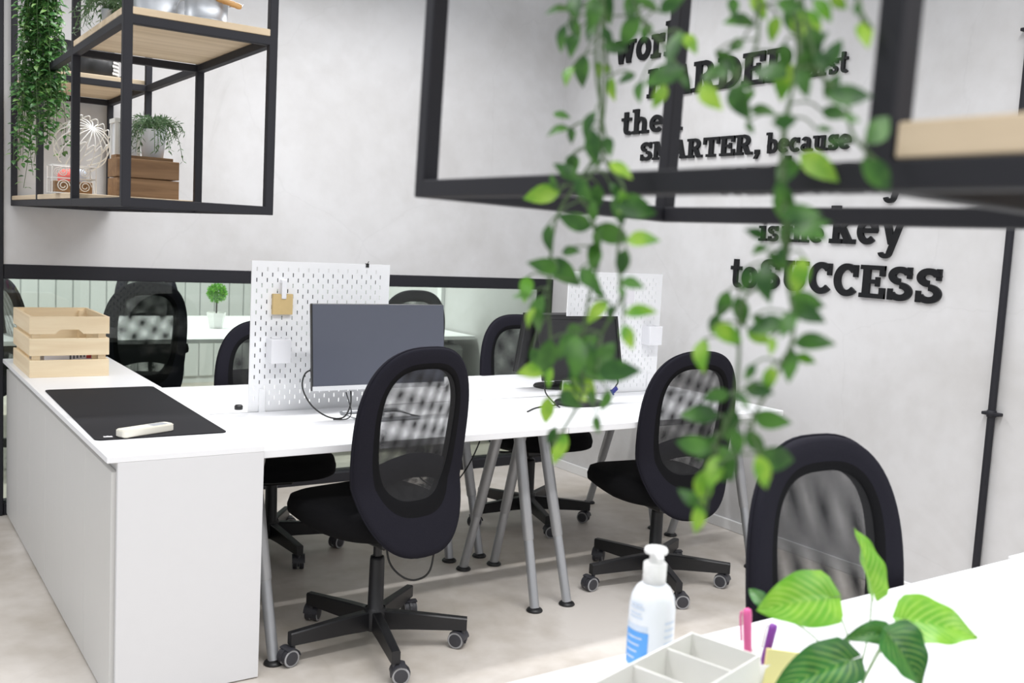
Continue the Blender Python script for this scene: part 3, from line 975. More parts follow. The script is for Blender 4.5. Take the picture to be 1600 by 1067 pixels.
# ------------------------------------------------------------------ wall pipe
t = thing('wall_pipe', 'thin black pipe running up the lettered wall at right', 'pipe', (WB-0.02, -0.77, 0))
MB().tube([(0, 0, 0.0), (0, 0, 3.2)], 0.0145, 14).build('tube', M['frame'], t)
for z in (0.829, 2.29):
    MB().box(-0.012, 0.0195, -0.036, 0.036, z-0.006, z+0.006, bev=0.002).lathe([(0.0148, z-0.014), (0.018, z-0.012), (0.018, z+0.012), (0.0148, z+0.014)], 0, 0, 16).build('bracket', M['frame'], t)

# ------------------------------------------------------------------ hanging steel shelf units
def bar(g, p, q, s=0.025):
    x0, x1 = sorted((p[0], q[0])); y0, y1 = sorted((p[1], q[1])); z0, z1 = sorted((p[2], q[2]))
    h = s/2
    g.box(x0-h, x1+h, y0-h, y1+h, z0-h, z1+h, bev=0.0015)
def shelf_unit(label, x0, x1, ys_, zb, zm, ztop, low_boards, mid_boards, s=0.025, bt=0.019):
    t = thing('hanging_shelf_unit', label, 'shelf', ((x0+x1)/2, ys_[0], zb), 0, 'hanging black steel shelf units')
    ox, oy, oz = (x0+x1)/2, ys_[0], zb
    L = lambda x, y, z: (x-ox, y-oy, z-oz)
    g = MB()
    h = s/2
    a, b_ = x0+h, x1-h
    for y in ys_:
        for x in (a, b_):
            bar(g, L(x, y, zb+h), L(x, y, ztop), s)
        for z in (zb+h, zm, ztop):
            bar(g, L(a, y, z), L(b_, y, z), s*0.992)
    for x in (a, b_):
        for z in (zb+h, zm, ztop):
            bar(g, L(x, min(ys_), z), L(x, max(ys_), z), s*0.984)
    g.build('frame', M['frame'], t)
    for (i, j) in low_boards:
        ya, yb = sorted((ys_[i], ys_[j]))
        MB().box(x0-ox+0.002, x1-ox-0.002, ya-oy+h+0.0015, yb-oy-h-0.0015, s+0.0005, s+0.0005+bt, bev=0.0015).build('shelf_board', M['oaky'], t)
    for (i, j) in mid_boards:
        ya, yb = sorted((ys_[i], ys_[j]))
        MB().box(x0-ox+0.002, x1-ox-0.002, ya-oy+0.014-0.026*(i == 0), yb-oy-0.014, zm-oz+h+0.0005, zm-oz+h+0.0205, bev=0.0015).build('shelf_board', M['oak'], t)
    return t
ZB = 1.437
S1 = [0.02, 0.735, 1.45, 2.15]
u1 = shelf_unit('black steel shelf unit with oak boards hanging over the white worktop at left', -0.425, 0.008, S1, ZB, 1.943, 2.52, [(1, 2), (2, 3)], [(0, 1), (2, 3)])
u2 = shelf_unit('blurred black steel shelf unit hanging in the near foreground behind the ivy', -0.468, -0.045, [-1.772, -2.434, -3.12, -3.81], 1.4425, 1.943, 2.52, [(1, 2), (2, 3)], [(0, 1), (2, 3)], 0.0215, 0.025)
u2.rotation_euler = (0, 0.020, 0)      # this unit hangs a little out of level
ZL = ZB+0.0447       # top of the low boards
ZM = 1.943+0.0332    # top of the middle boards

# galvanised buckets on the middle board
def bucket(name, label, x, y, z, r0, r1, h, handle, pos=0.0):
    t = thing(name, label, 'bucket', (x, y, z), pos)
    MB().lathe([(0.0, 0.0), (r0*0.96, 0.0), (r0, 0.003), (r0+0.15*(r1-r0), 0.15*h), (r0+0.16*(r1-r0)+0.0015, 0.16*h), (r0+0.19*(r1-r0)+0.0015, 0.19*h), (r0+0.2*(r1-r0), 0.2*h), (r1, h), (r1+0.003, h+0.002), (r1-0.003, h+0.002), (r0-0.003, 0.005), (0.0, 0.005)], n=36).build('body', M['zinc'], t)
    if handle == 'ring':
        c = []
        for k in range(20):
            a = 2*PI*k/20
            c.append((0.048+0.022*math.cos(a)*0.9+0.0, -r1*0.93-0.004, h*0.30+0.03*math.sin(a)))
        MB().tube(c, 0.0025, 6, closed=True).build('ring_handle', M['silver'], t)
    if handle == 'bail':
        mt = Matrix.Rotation(math.radians(0), 4, 'Z')
        b_ = MB()
        pts = [(-0.01, -r1-0.001, h*0.80), (0.0, -r1-0.012, h*0.86), (0.006, -r1-0.006, h*0.88)]
        pts2 = [(r1+0.001, -0.01, h*0.80), (r1+0.035, -0.03, h*0.90), (0.082, -r1-0.004, h*0.72)]
        b_.tube(smooth_path(pts, 4), 0.0018, 6)
        b_.tube(smooth_path(pts2, 4), 0.0018, 6)
        hd = b_.build('bail_handle', M['silver'], t)
        p, q = Vector(pts[-1]), Vector(pts2[-1])
        k = 12
        MB().tube([p.lerp(q, i/k) for i in range(k+1)], [0.006, 0.0085, 0.009, 0.008, 0.0095, 0.0085, 0.0085, 0.0085, 0.0095, 0.008, 0.009, 0.0085, 0.006], 12).build('wooden_grip', M['grip'], hd)
        g = MB()
        for (px, pz) in ((r1*0.95, 0.0),):
            pass
    return t
bucket('zinc_bucket', 'left galvanised bucket with a ring handle on the oak upper board', -0.254, 0.32, ZM, 0.075, 0.095, 0.19, 'ring')
bucket('zinc_bucket', 'short galvanised bucket with a turned wooden grip on the oak upper board', -0.164, 0.14, ZM, 0.060, 0.062, 0.085, 'bail')
def sprig_plant(name, label, x, y, z, n, spread, drop, h, pot=None, seed=1, lw=0.006, ll=0.024, biasx=0.0):
    t = thing(name, label, 'plant', (x, y, z))
    r = random.Random(seed)
    g = MB(); s = MB()
    for k in range(n):
        a = r.uniform(0, 2*PI)
        sp = spread*r.uniform(0.45, 1.0)
        up = h*r.uniform(0.5, 1.05)
        end = Vector((math.cos(a)*sp+biasx, math.sin(a)*sp, up-drop*r.uniform(0.0, 1.0)*(sp/spread)))
        p = smooth_path([(0.01*math.cos(a), 0.01*math.sin(a), 0), (end.x*0.4, end.y*0.4, up*0.9), (end.x*0.8, end.y*0.8, (up+end.z)/2+0.01), tuple(end)], 4)
        s.tube(p, 0.0011, 4)
        for q in range(3, len(p)):
            for sd in (-1, 1):
                d = (p[q]-p[q-1]).normalized()
                side = d.cross(Vector((r.uniform(-1, 1), r.uniform(-1, 1), r.uniform(-1, 1)))).normalized()
                ax = (d*0.7+side).normalized()
                w = ax.cross(d).normalized()*lw*0.5
                L_ = ll*r.uniform(0.7, 1.2)
                b0 = p[q]
                g.add([b0, b0+ax*L_*0.45+w, b0+ax*L_, b0+ax*L_*0.45-w], [(0, 1, 2, 3)])
    s.build('stems', M['stem'], t)
    g.build('foliage', M['sprig'], t)
    return t
def zpot(t, r0, r1, h, zoff, m='zinc'):
    MB().lathe([(0.0, zoff), (r0, zoff), (r1, zoff+h), (r1+0.003, zoff+h+0.003), (r1-0.003, zoff+h), (r1-0.006, zoff+h*0.85), (0.0, zoff+h*0.85)], n=28).build('pot', M[m], t)
t = sprig_plant('trailing_plant', 'grey-green sprig plant at the left end of the oak upper board', -0.375, 0.40, ZM+0.05, 34, 0.10, 0.13, 0.045, seed=5, biasx=-0.02)
zpot(t, 0.022, 0.028, 0.05, -0.0498)
# black planters on the far middle board
def planter(label, x, y, r, h):
    t = thing('black_planter', label, 'planter', (x, y, ZM), 0, 'black planters on the upper boards')
    MB().lathe([(0.0, 0.0), (r*0.93, 0.0), (r*0.96, 0.004), (r, h), (r-0.004, h), (r*0.9, 0.006), (0, 0.006)], n=36).build('body', M['plastic'], t)
    g = MB()
    for i in range(6):
        for j in range(5):
            a = -0.95+0.11*i+(0.055 if j % 2 else 0)
            zz = h*(0.2+0.14*j)
            p = Vector((math.cos(a)*(r*0.985+0.002), math.sin(a)*(r*0.985+0.002), zz))
            tg = Vector((-math.sin(a), math.cos(a), 0))*0.0065; up = Vector((0, 0, 0.0075))
            g.add([p-tg, p-up, p+tg, p+up], [(0, 1, 2, 3)])
    g.build('pattern', M['trim'], t)
    MB().tube(smooth_path([(r*0.97, -0.02, h*0.8), (r+0.028, -0.03, h*0.62), (r+0.032, -0.03, h*0.3), (r*0.95, -0.02, h*0.1)], 4), 0.004, 8).build('handle', M['plastic'], t)
    return t
planter('wide black planter with a white diamond pattern on the far oak upper board', -0.175, 1.60, 0.085, 0.105)
planter('second black planter, behind the post left of the diamond patterned one', -0.28, 1.86, 0.085, 0.17)

# low board: brown crate, plant in zinc pot, wire ball, wire basket
t = thing('wooden_crate', 'stained brown plank crate on the lower board of the hanging shelf', 'crate', (-0.165, 0.845, ZL))
for (z0, z1) in ((0.0, 0.064), (0.068, 0.132)):
    for s in (-1, 1):
        ya = -0.075 if s < 0 else 0.063
        MB().box(-0.105, 0.105, ya, ya+0.012, z0, z1, bev=0.001).build('plank', M['brown'], t)
        xa = -0.105 if s < 0 else 0.093
        MB().box(xa, xa+0.012, -0.0625, 0.0625, z0, z1, bev=0.001).build('plank', M['brown'], t)
MB().box(-0.092, 0.092, -0.062, 0.062, 0.002, 0.010).build('base', M['brown'], t)
MB().box(-0.098, 0.098, -0.02, 0.06, 0.1325, 0.146, bev=0.001).build('lid', M['brown'], t)
t = sprig_plant('potted_sprig_plant', 'grey-green trailing plant in a zinc pot standing on the brown crate', -0.130, 0.862, ZL+0.147+0.09, 42, 0.115, 0.17, 0.055, seed=9, ll=0.022)
zpot(t, 0.036, 0.048, 0.095, -0.0905, 'bottle')
t = thing('white_lantern', 'small white lantern behind the zinc pot on the lower board', 'lantern', (-0.19, 1.02, ZL))
g = MB()
for sx in (-1, 1):
    for sy in (-1, 1):
        g.box(sx*0.038-0.006, sx*0.038+0.006, sy*0.038-0.006, sy*0.038+0.006, 0.0, 0.285)
g.box(-0.046, 0.046, -0.046, 0.046, 0.0, 0.012); g.box(-0.046, 0.046, -0.046, 0.046, 0.27, 0.285)
g.build('frame', M['wire'], t)
MB().box(-0.037, 0.037, -0.037, 0.037, 0.013, 0.269).build('pane', M['bottle'], t)
t = thing('wire_ball', 'white wire ball with scalloped loops on the lower board', 'ornament', (-0.312, 1.17, ZL+0.187))
g = MB()
R0 = 0.098
ax = Vector((0.25, -0.75, 0.62)).normalized()
e1 = ax.orthogonal().normalized(); e2 = ax.cross(e1)
for k in range(16):
    a = 2*PI*k/16
    d = e1*math.cos(a)+e2*math.sin(a)
    pts = []
    for j in range(15):
        ph = 0.02+(PI*0.80)*j/14
        pts.append((ax*math.cos(ph)+d*math.sin(ph))*R0)
    g.tube(pts, 0.0022, 5)
    a2 = 2*PI*(k+1)/16
    loop = []
    for j in range(9):
        t_ = j/8
        aa = a+(a2-a)*t_
        dd = e1*math.cos(aa)+e2*math.sin(aa)
        ph = PI*0.30-0.24*math.sin(PI*t_)
        loop.append((ax*math.cos(ph)+dd*math.sin(ph))*(R0*(1.0+0.16*math.sin(PI*t_))))
    g.tube(loop, 0.0022, 5)
g.build('wires', M['wire'], t)
g = MB()
ring = [(0.05*math.cos(2*PI*k/20), 0.05*math.sin(2*PI*k/20), -0.1855) for k in range(20)]
g.tube(ring, 0.0015, 5, closed=True)
for k in range(4):
    a = 2*PI*k/4
    g.tube([(0.05*math.cos(a), 0.05*math.sin(a), -0.1855), (0.03*math.cos(a), 0.03*math.sin(a), -0.09)], 0.0015, 5)
g.build('stand', M['wire'], t)
t = thing('wire_basket', 'small white scrolled wire basket in front of the wire ball', 'basket', (-0.378, 0.985, ZL))
g = MB()
w, d, h = 0.072, 0.05, 0.098
for z in (0.002, h*0.55, h):
    g.tube([(-w, -d, z), (w, -d, z), (w, d, z), (-w, d, z)], 0.0022, 5, closed=True)
for x in (-w, 0, w):
    for y in (-d, d):
        g.tube([(x, y, 0.001), (x, y, h)], 0.0022, 5)
for y in (-d, d):
    for cx in (-w*0.5, w*0.5):
        for cz, rr in ((h*0.28, 0.022), (h*0.78, 0.018)):
            sp = [(cx+rr*(1-j/34)*math.cos(j*0.5), y, cz+rr*(1-j/34)*math.sin(j*0.5)) for j in range(26)]
            g.tube(sp, 0.0019, 5)
g.build('wires', M['wire'], t)
t = thing('wooden_box', 'little brown box with a coral cloth inside the white wire basket', 'box', (-0.378, 0.985, ZL+0.004))
MB().box(-0.062, 0.062, -0.04, 0.04, 0.0, 0.04, bev=0.002).build('body', M['brown'], t)
g = MB().lathe([(0.0, 0.085), (0.018, 0.083), (0.032, 0.07), (0.036, 0.055), (0.034, 0.0405)], -0.012, 0, 16, sy=0.8)
g.build('cloth', M['coral'], t)
MB().lathe([(0.0, 0.088), (0.014, 0.085), (0.022, 0.074), (0.022, 0.06), (0.018, 0.041)], 0.028, 0, 14, sy=0.8).build('cloth', M['pale'], t)

# ------------------------------------------------------------------ leaves and ivy
def leaf(g, b, tp, nrm, wr=0.5, fold=0.25, curl=0.12, mi=0, r=None):
    b, tp = Vector(b), Vector(tp)
    ax = tp-b; L_ = ax.length; ax.normalize()
    n = nrm-ax*nrm.dot(ax)
    n = n.normalized() if n.length > 1e-5 else ax.orthogonal().normalized()
    w = ax.cross(n)
    prof = [(0.0, 0.05), (0.08, 0.46), (0.20, 0.84), (0.36, 1.0), (0.54, 0.93), (0.70, 0.70), (0.86, 0.36), (1.0, 0.02)]
    vs_ = []
    for (t, q) in prof:
        hw = q*L_*wr*0.5
        c = b+ax*(t*L_)+n*(curl*L_*(math.sin(PI*t)*0.6-0.4*t*t))
        vs_ += [c-w*hw+n*hw*fold, c, c+w*hw+n*hw*fold]
    fs = []
    for i in range(len(prof)-1):
        o = i*3
        fs += [(o, o+1, o+4, o+3), (o+1, o+2, o+5, o+4)]
    g.add(vs_, fs, mi, True)
IVY_A = [(-510,-2131,1608,-536,-2125,1604,0),(-509,-2130,1625,-515,-2142,1599,0),(-532,-2189,1608,-538,-2191,1580,0),(-480,-2138,1632,-472,-2136,1604,0),(-482,-2179,1620,-490,-2185,1596,0),(-492,-2225,1597,-512,-2217,1605,0),(-533,-2273,1582,-523,-2289,1594,0),(-526,-2141,1593,-524,-2133,1571,0),(-488,-2094,1612,-476,-2096,1594,0),(-478,-2125,1610,-490,-2129,1586,0),(-522,-2189,1584,-514,-2193,1572,0),(-486,-2192,1600,-492,-2180,1574,0),(-473,-2194,1594,-483,-2198,1578,0),(-508,-2173,1572,-488,-2181,1572,0),(-501,-2122,1592,-509,-2128,1570,0),(-502,-2123,1562,-512,-2127,1544,1),(-477,-2107,1578,-473,-2101,1550,0),(-502,-2158,1562,-502,-2164,1548,0),(-476,-2141,1567,-476,-2141,1555,1),(-481,-2155,1552,-475,-2153,1532,1),(-503,-2221,1539,-505,-2223,1521,0),(-492,-2200,1548,-504,-2194,1540,0),(-523,-2288,1567,-535,-2290,1539,0),(-484,-2249,1576,-482,-2263,1560,0),(-526,-2298,1537,-548,-2280,1525,0),(-516,-2267,1529,-524,-2263,1511,1),(-509,-2276,1538,-505,-2282,1526,0),(-475,-2059,1527,-465,-2073,1523,0),(-501,-2123,1506,-521,-2117,1498,0),(-495,-2117,1507,-497,-2121,1493,0),(-513,-2175,1516,-517,-2167,1492,0),(-520,-2181,1499,-516,-2185,1469,0),(-474,-2093,1486,-480,-2103,1464,0),(-541,-2233,1467,-531,-2249,1455,1),(-473,-2075,1450,-499,-2053,1442,1),(-520,-2134,1447,-526,-2132,1461,0),(-516,-2183,1415,-540,-2167,1423,0),(-539,-2151,1416,-535,-2151,1390,0),(-479,-2100,1482,-475,-2094,1462,0),(-495,-2178,1455,-483,-2178,1439,0),(-542,-2192,1456,-536,-2204,1436,0),(-472,-2134,1456,-472,-2128,1430,0),(-530,-2228,1435,-492,-2236,1429,0),(-512,-2182,1415,-482,-2192,1405,0),(-527,-2244,1404,-511,-2264,1406,1),(-505,-2175,1401,-513,-2183,1377,0),(-514,-2229,1397,-512,-2221,1375,0),(-521,-2148,1391,-513,-2164,1393,0),(-524,-2147,1376,-550,-2139,1380,0),(-495,-2093,1383,-475,-2115,1361,0),(-524,-2180,1377,-516,-2200,1361,0),(-475,-2139,1358,-467,-2147,1352,0),(-530,-2244,1371,-520,-2260,1367,0),(-537,-2250,1366,-535,-2256,1358,0),(-489,-2050,1364,-497,-2058,1340,1),(-530,-2115,1347,-544,-2107,1347,0),(-525,-2129,1350,-521,-2117,1316,0),(-528,-2121,1338,-534,-2119,1320,1),(-478,-2165,1348,-494,-2159,1328,1),(-470,-2163,1345,-472,-2165,1329,0),(-532,-2254,1344,-514,-2270,1348,1),(-539,-2261,1336,-535,-2269,1318,1),(-524,-2142,1311,-522,-2132,1279,0),(-469,-2069,1274,-495,-2053,1266,1),(-535,-2193,1320,-541,-2205,1286,0),(-523,-2197,1314,-523,-2209,1288,0),(-534,-2221,1296,-514,-2221,1316,0),(-539,-2232,1294,-521,-2262,1298,0),(-474,-2126,1288,-476,-2126,1254,0),(-477,-2123,1280,-465,-2139,1252,1),(-476,-2083,1275,-478,-2081,1255,1),(-486,-2092,1247,-484,-2088,1221,1),(-510,-2142,1260,-500,-2162,1250,0),(-527,-2220,1254,-523,-2218,1238,0),(-479,-2152,1264,-475,-2148,1248,0),(-514,-2218,1275,-518,-2214,1257,0),(-482,-2101,1218,-486,-2097,1202,0),(-478,-2115,1214,-488,-2111,1186,1),(-500,-2079,1295,-488,-2085,1275,0),(-519,-2170,1319,-523,-2156,1295,0),(-480,-2136,1280,-466,-2160,1274,0),(-485,-2114,1266,-459,-2118,1246,1)]
IVY_B = [(-480,-2322,1576,-506,-2318,1572,0),(-475,-2293,1600,-479,-2299,1584,0),(-477,-2315,1599,-467,-2321,1581,1),(-541,-2399,1567,-531,-2413,1563,0),(-501,-2396,1577,-491,-2404,1563,0),(-495,-2406,1580,-481,-2408,1572,1),(-524,-2450,1561,-526,-2454,1553,0),(-473,-2416,1563,-477,-2426,1545,1),(-472,-2304,1566,-486,-2304,1556,0),(-483,-2348,1576,-483,-2344,1558,0),(-484,-2356,1580,-474,-2364,1560,0),(-477,-2365,1579,-479,-2381,1545,0),(-493,-2389,1560,-493,-2397,1536,0),(-488,-2291,1556,-468,-2297,1540,0),(-512,-2341,1522,-502,-2347,1522,0),(-540,-2331,1520,-536,-2349,1502,1),(-498,-2370,1551,-498,-2372,1531,0),(-478,-2357,1543,-480,-2355,1515,1),(-531,-2415,1523,-529,-2421,1505,0),(-494,-2338,1506,-478,-2348,1506,0),(-548,-2410,1486,-530,-2414,1490,0),(-478,-2324,1525,-486,-2326,1513,0),(-504,-2345,1496,-500,-2349,1488,0),(-488,-2402,1511,-482,-2408,1527,0),(-535,-2442,1502,-513,-2458,1504,0),(-477,-2391,1504,-467,-2407,1500,0),(-537,-2457,1488,-527,-2463,1486,0),(-483,-2393,1490,-473,-2399,1490,0),(-520,-2464,1473,-500,-2464,1491,0),(-477,-2369,1471,-495,-2373,1449,0),(-485,-2382,1473,-471,-2404,1455,1),(-528,-2440,1472,-510,-2444,1476,0),(-521,-2463,1462,-499,-2469,1446,0),(-531,-2405,1450,-525,-2403,1434,0),(-535,-2412,1426,-521,-2432,1428,0),(-498,-2366,1412,-512,-2360,1416,0),(-503,-2393,1424,-501,-2387,1404,0),(-483,-2355,1405,-497,-2355,1399,0),(-518,-2400,1405,-518,-2402,1391,0),(-506,-2359,1389,-506,-2357,1371,0),(-503,-2372,1392,-509,-2384,1366,0),(-523,-2425,1398,-523,-2419,1374,0),(-523,-2392,1399,-507,-2398,1389,0),(-468,-2305,1368,-474,-2301,1346,0),(-496,-2341,1366,-490,-2345,1344,0),(-524,-2383,1354,-512,-2385,1350,0),(-508,-2333,1352,-506,-2327,1336,0),(-532,-2352,1342,-506,-2358,1334,1),(-493,-2351,1342,-477,-2361,1332,0),(-507,-2388,1340,-511,-2392,1328,1),(-495,-2391,1370,-477,-2407,1364,0),(-500,-2397,1364,-488,-2417,1354,0),(-528,-2423,1361,-540,-2425,1345,0),(-491,-2395,1336,-475,-2417,1338,0),(-482,-2390,1326,-472,-2400,1322,1),(-497,-2399,1332,-503,-2403,1310,0),(-493,-2306,1329,-501,-2316,1305,1),(-513,-2396,1320,-511,-2390,1302,1),(-525,-2390,1321,-529,-2386,1309,0),(-524,-2381,1302,-510,-2395,1300,0),(-540,-2388,1300,-536,-2398,1292,0),(-465,-2302,1264,-483,-2278,1262,0),(-484,-2335,1278,-484,-2329,1252,0),(-481,-2353,1274,-465,-2375,1272,0),(-504,-2368,1267,-494,-2378,1251,0),(-493,-2323,1243,-507,-2299,1245,0),(-504,-2379,1251,-470,-2385,1245,0),(-536,-2408,1259,-528,-2412,1237,0),(-495,-2319,1225,-491,-2317,1197,1),(-504,-2340,1226,-490,-2344,1224,0),(-524,-2360,1240,-514,-2362,1242,0),(-512,-2332,1202,-512,-2332,1180,1),(-473,-2307,1249,-481,-2299,1229,0),(-513,-2350,1245,-523,-2354,1223,0),(-519,-2370,1270,-515,-2372,1250,0),(-464,-2312,1284,-476,-2294,1278,0)]
def ivy(name, label, stems, leaves, seed, extra=0, dens=0.10):
    r = random.Random(seed)
    t = thing(name, label, 'ivy', (stems[0][0][0], stems[0][0][1], 1.98), 0, 'foreground ivy strands')
    off = Vector(t.location)
    s = MB(); g = MB()
    P = []
    for st in stems:
        st = [Vector(p) for p in st]
        top = st[0]
        st = [Vector((-0.44, top.y+0.02, 1.985)), Vector((-0.49, top.y+0.01, 1.97)), Vector((-0.502, top.y, 1.85))]+st
        st = [p+Vector((r.uniform(-0.006, 0.006), r.uniform(-0.004, 0.004), 0)) for p in st]
        p = smooth_path([q-off for q in st], 5)
        s.tube(p, 0.0014, 6)
        P += p
    for (a, b_, c, d, e, f, k) in leaves:
        bb = Vector((a, b_, c))/1000-off; tp = Vector((d, e, f))/1000-off
        nrm = Vector((-0.72, -0.62, 0.30))+Vector((r.uniform(-0.55, 0.55), r.uniform(-0.55, 0.55), r.uniform(-0.4, 0.4)))
        tp = bb+(tp-bb)*1.08
        leaf(g, bb, tp, nrm, 0.52, 0.2, r.uniform(0.05, 0.2), k if r.random() > 0.07 else 1)
        q = min(P, key=lambda v: (v-bb).length+max(0, bb.z-v.z)*1.5)
        if (q-bb).length < 0.09:
            s.tube(smooth_path([q, q.lerp(bb, 0.6)+Vector((0, 0, 0.004)), bb], 3), 0.0008, 5)
    for q in P[24:]:           # small leaves along every stem
        if r.random() > dens or (q+off).z < 1.19: continue
        aa = r.uniform(0, 2*PI)
        d = Vector((r.uniform(-0.5, 0.3), math.cos(aa), math.sin(aa)*0.8-0.35)).normalized()
        b0 = q+d*0.006
        leaf(g, b0, b0+d*r.uniform(0.018, 0.034), Vector((-0.7, -0.6, 0.4))+Vector((r.uniform(-0.5, 0.5), r.uniform(-0.5, 0.5), 0)), 0.52, 0.2, 0.12, 1 if r.random() > 0.85 else 0)
    for k in range(extra):     # leaves above the picture, up to the shelf edge
        z = r.uniform(1.66, 1.96)
        y0 = r.choice(stems)[0][1]+r.uniform(-0.06, 0.06)
        bb = Vector((-0.505+r.uniform(-0.03, 0.02), y0, z))-off
        a = r.uniform(0, 2*PI)
        leaf(g, bb, bb+Vector((r.uniform(-0.3, 0.3), math.cos(a), math.sin(a)*0.7-0.5)).normalized()*0.032, Vector((-0.7, -0.6, 0.4))+Vector((r.uniform(-0.5, 0.5), r.uniform(-0.5, 0.5), 0)), 0.56, 0.22, 0.12, 1 if r.random() > 0.75 else 0)
    s.build('stems', M['stem'], t)
    g.build('foliage', [M['ivy'], M['ivyl']], t)
    return t
SA = [[(-0.505,-2.153,1.682),(-0.505,-2.159,1.615),(-0.505,-2.167,1.559),(-0.505,-2.169,1.514),(-0.505,-2.175,1.48),(-0.505,-2.148,1.446),(-0.505,-2.159,1.429),(-0.505,-2.177,1.389),(-0.505,-2.176,1.349),(-0.505,-2.162,1.295),(-0.505,-2.161,1.259),(-0.505,-2.136,1.206)],
      [(-0.505,-2.153,1.682),(-0.505,-2.159,1.615),(-0.505,-2.17,1.547),(-0.505,-2.167,1.486),(-0.505,-2.138,1.452),(-0.505,-2.116,1.423),(-0.505,-2.115,1.375),(-0.505,-2.104,1.331)],
      [(-0.505,-2.175,1.677),(-0.505,-2.217,1.595),(-0.505,-2.251,1.564),(-0.505,-2.276,1.536)],
      [(-0.505,-2.166,1.679),(-0.505,-2.178,1.513),(-0.505,-2.185,1.474),(-0.505,-2.211,1.446),(-0.505,-2.216,1.391),(-0.505,-2.211,1.358),(-0.505,-2.192,1.322)]]
SB = [[(-0.505,-2.37,1.633),(-0.505,-2.376,1.579),(-0.505,-2.383,1.534),(-0.505,-2.384,1.489),(-0.505,-2.386,1.448),(-0.505,-2.389,1.421),(-0.505,-2.387,1.389),(-0.505,-2.355,1.363),(-0.505,-2.353,1.32),(-0.505,-2.351,1.28),(-0.505,-2.334,1.247),(-0.505,-2.332,1.195)],
      [(-0.505,-2.376,1.632),(-0.505,-2.387,1.551),(-0.505,-2.393,1.524),(-0.505,-2.392,1.475),(-0.505,-2.39,1.43),(-0.505,-2.399,1.381),(-0.505,-2.4,1.344),(-0.505,-2.392,1.306),(-0.505,-2.377,1.275),(-0.505,-2.386,1.248)],
      [(-0.505,-2.404,1.625),(-0.505,-2.431,1.574),(-0.505,-2.437,1.561),(-0.505,-2.443,1.55)],
      [(-0.505,-2.382,1.63),(-0.505,-2.403,1.532),(-0.505,-2.427,1.508),(-0.505,-2.445,1.481),(-0.505,-2.462,1.46)],
      [(-0.505,-2.346,1.639),(-0.505,-2.348,1.556),(-0.505,-2.331,1.535),(-0.505,-2.313,1.523)]]
ivy('hanging_ivy', 'left blurred ivy strand trailing down over the small black monitor', SA, IVY_A, 21, 40)
ivy('hanging_ivy', 'right blurred ivy strand trailing down over the wall lettering', SB, IVY_B, 22, 40)

# dense small-leaved ivy at the left shelf unit
t = thing('hanging_ivy', 'dense small-leaved green ivy hanging from the left shelf unit', 'ivy', (-0.45, 1.23, 2.5))
r = random.Random(11)
s = MB(); g = MB()
for k in range(46):
    a = r.uniform(0, 2*PI); rad = 0.125*math.sqrt(r.random())
    x, y = rad*math.cos(a)*0.8, rad*math.sin(a)
    low = r.uniform(-0.62, -0.86) if k > 6 else r.uniform(-0.86, -0.92)
    if k < 3: low = (-1.0, -0.95, -0.90)[k]; x, y = -0.03+0.015*k, 0.075
    n = 9
    pts = [Vector((x*0.5*min(1, j/2)+r.uniform(-0.01, 0.01)+x*0.5*j/n, y*0.5*min(1, j/2)+y*0.5*j/n+r.uniform(-0.01, 0.01), 0.03+(low-0.03)*j/n)) for j in range(n+1)]
    pts[0] = Vector((x*0.3, y*0.3, 0.03))
    p = smooth_path(pts, 5)
    s.tube(p, 0.001, 4)
    for q in range(2, len(p)):
        for sd in range(2 if k > 2 else 1):
            aa = r.uniform(0, 2*PI)
            d = Vector((math.cos(aa), math.sin(aa), r.uniform(-1.0, 0.1))).normalized()
            L_ = r.uniform(0.019, 0.034)
            nr = Vector((math.cos(aa)*0.4-0.3, math.sin(aa)*0.4-0.35, 0.75))+Vector((r.uniform(-0.4, 0.4), r.uniform(-0.4, 0.4), 0))
            b0 = p[q]+d*0.006
            leaf(g, b0, b0+d*L_, nr, 0.55, 0.2, 0.15, 1 if r.random() > 0.82 else 0)
s.build('stems', M['stem'], t)
g.build('foliage', [M['ivys'], M['ivysl']], t)

# ------------------------------------------------------------------ lettering on the wall
def arc(cx, cy, rx, ry, a0, a1, w, n=18):
    o = []; i = []
    for k in range(n+1):
        a = math.radians(a0+(a1-a0)*k/n)
        c, s_ = math.cos(a), math.sin(a)
        o.append((cx+(rx+w/2)*c, cy+(ry+w*0.42)*s_)); i.append((cx+(rx-w/2)*c, cy+(ry-w*0.42)*s_))
    return [[o[k], o[k+1], i[k+1], i[k]] for k in range(n)]
def ln(x0, y0, x1, y1, w):      # stroke with flat, level ends
    if abs(y1-y0) >= abs(x1-x0)*0.5:
        L_ = math.hypot(x1-x0, y1-y0); h = w/2*L_/abs(y1-y0)
        return [[(x0-h, y0), (x0+h, y0), (x1+h, y1), (x1-h, y1)]]
    dx, dy = x1-x0, y1-y0; L_ = math.hypot(dx, dy); nx, ny = -dy/L_*w/2, dx/L_*w/2
    return [[(x0+nx, y0+ny), (x1+nx, y1+ny), (x1-nx, y1-ny), (x0-nx, y0-ny)]]
def rc(x0, y0, x1, y1): return [[(x0, y0), (x1, y0), (x1, y1), (x0, y1)]]
X = 0.72; A_ = 1.04
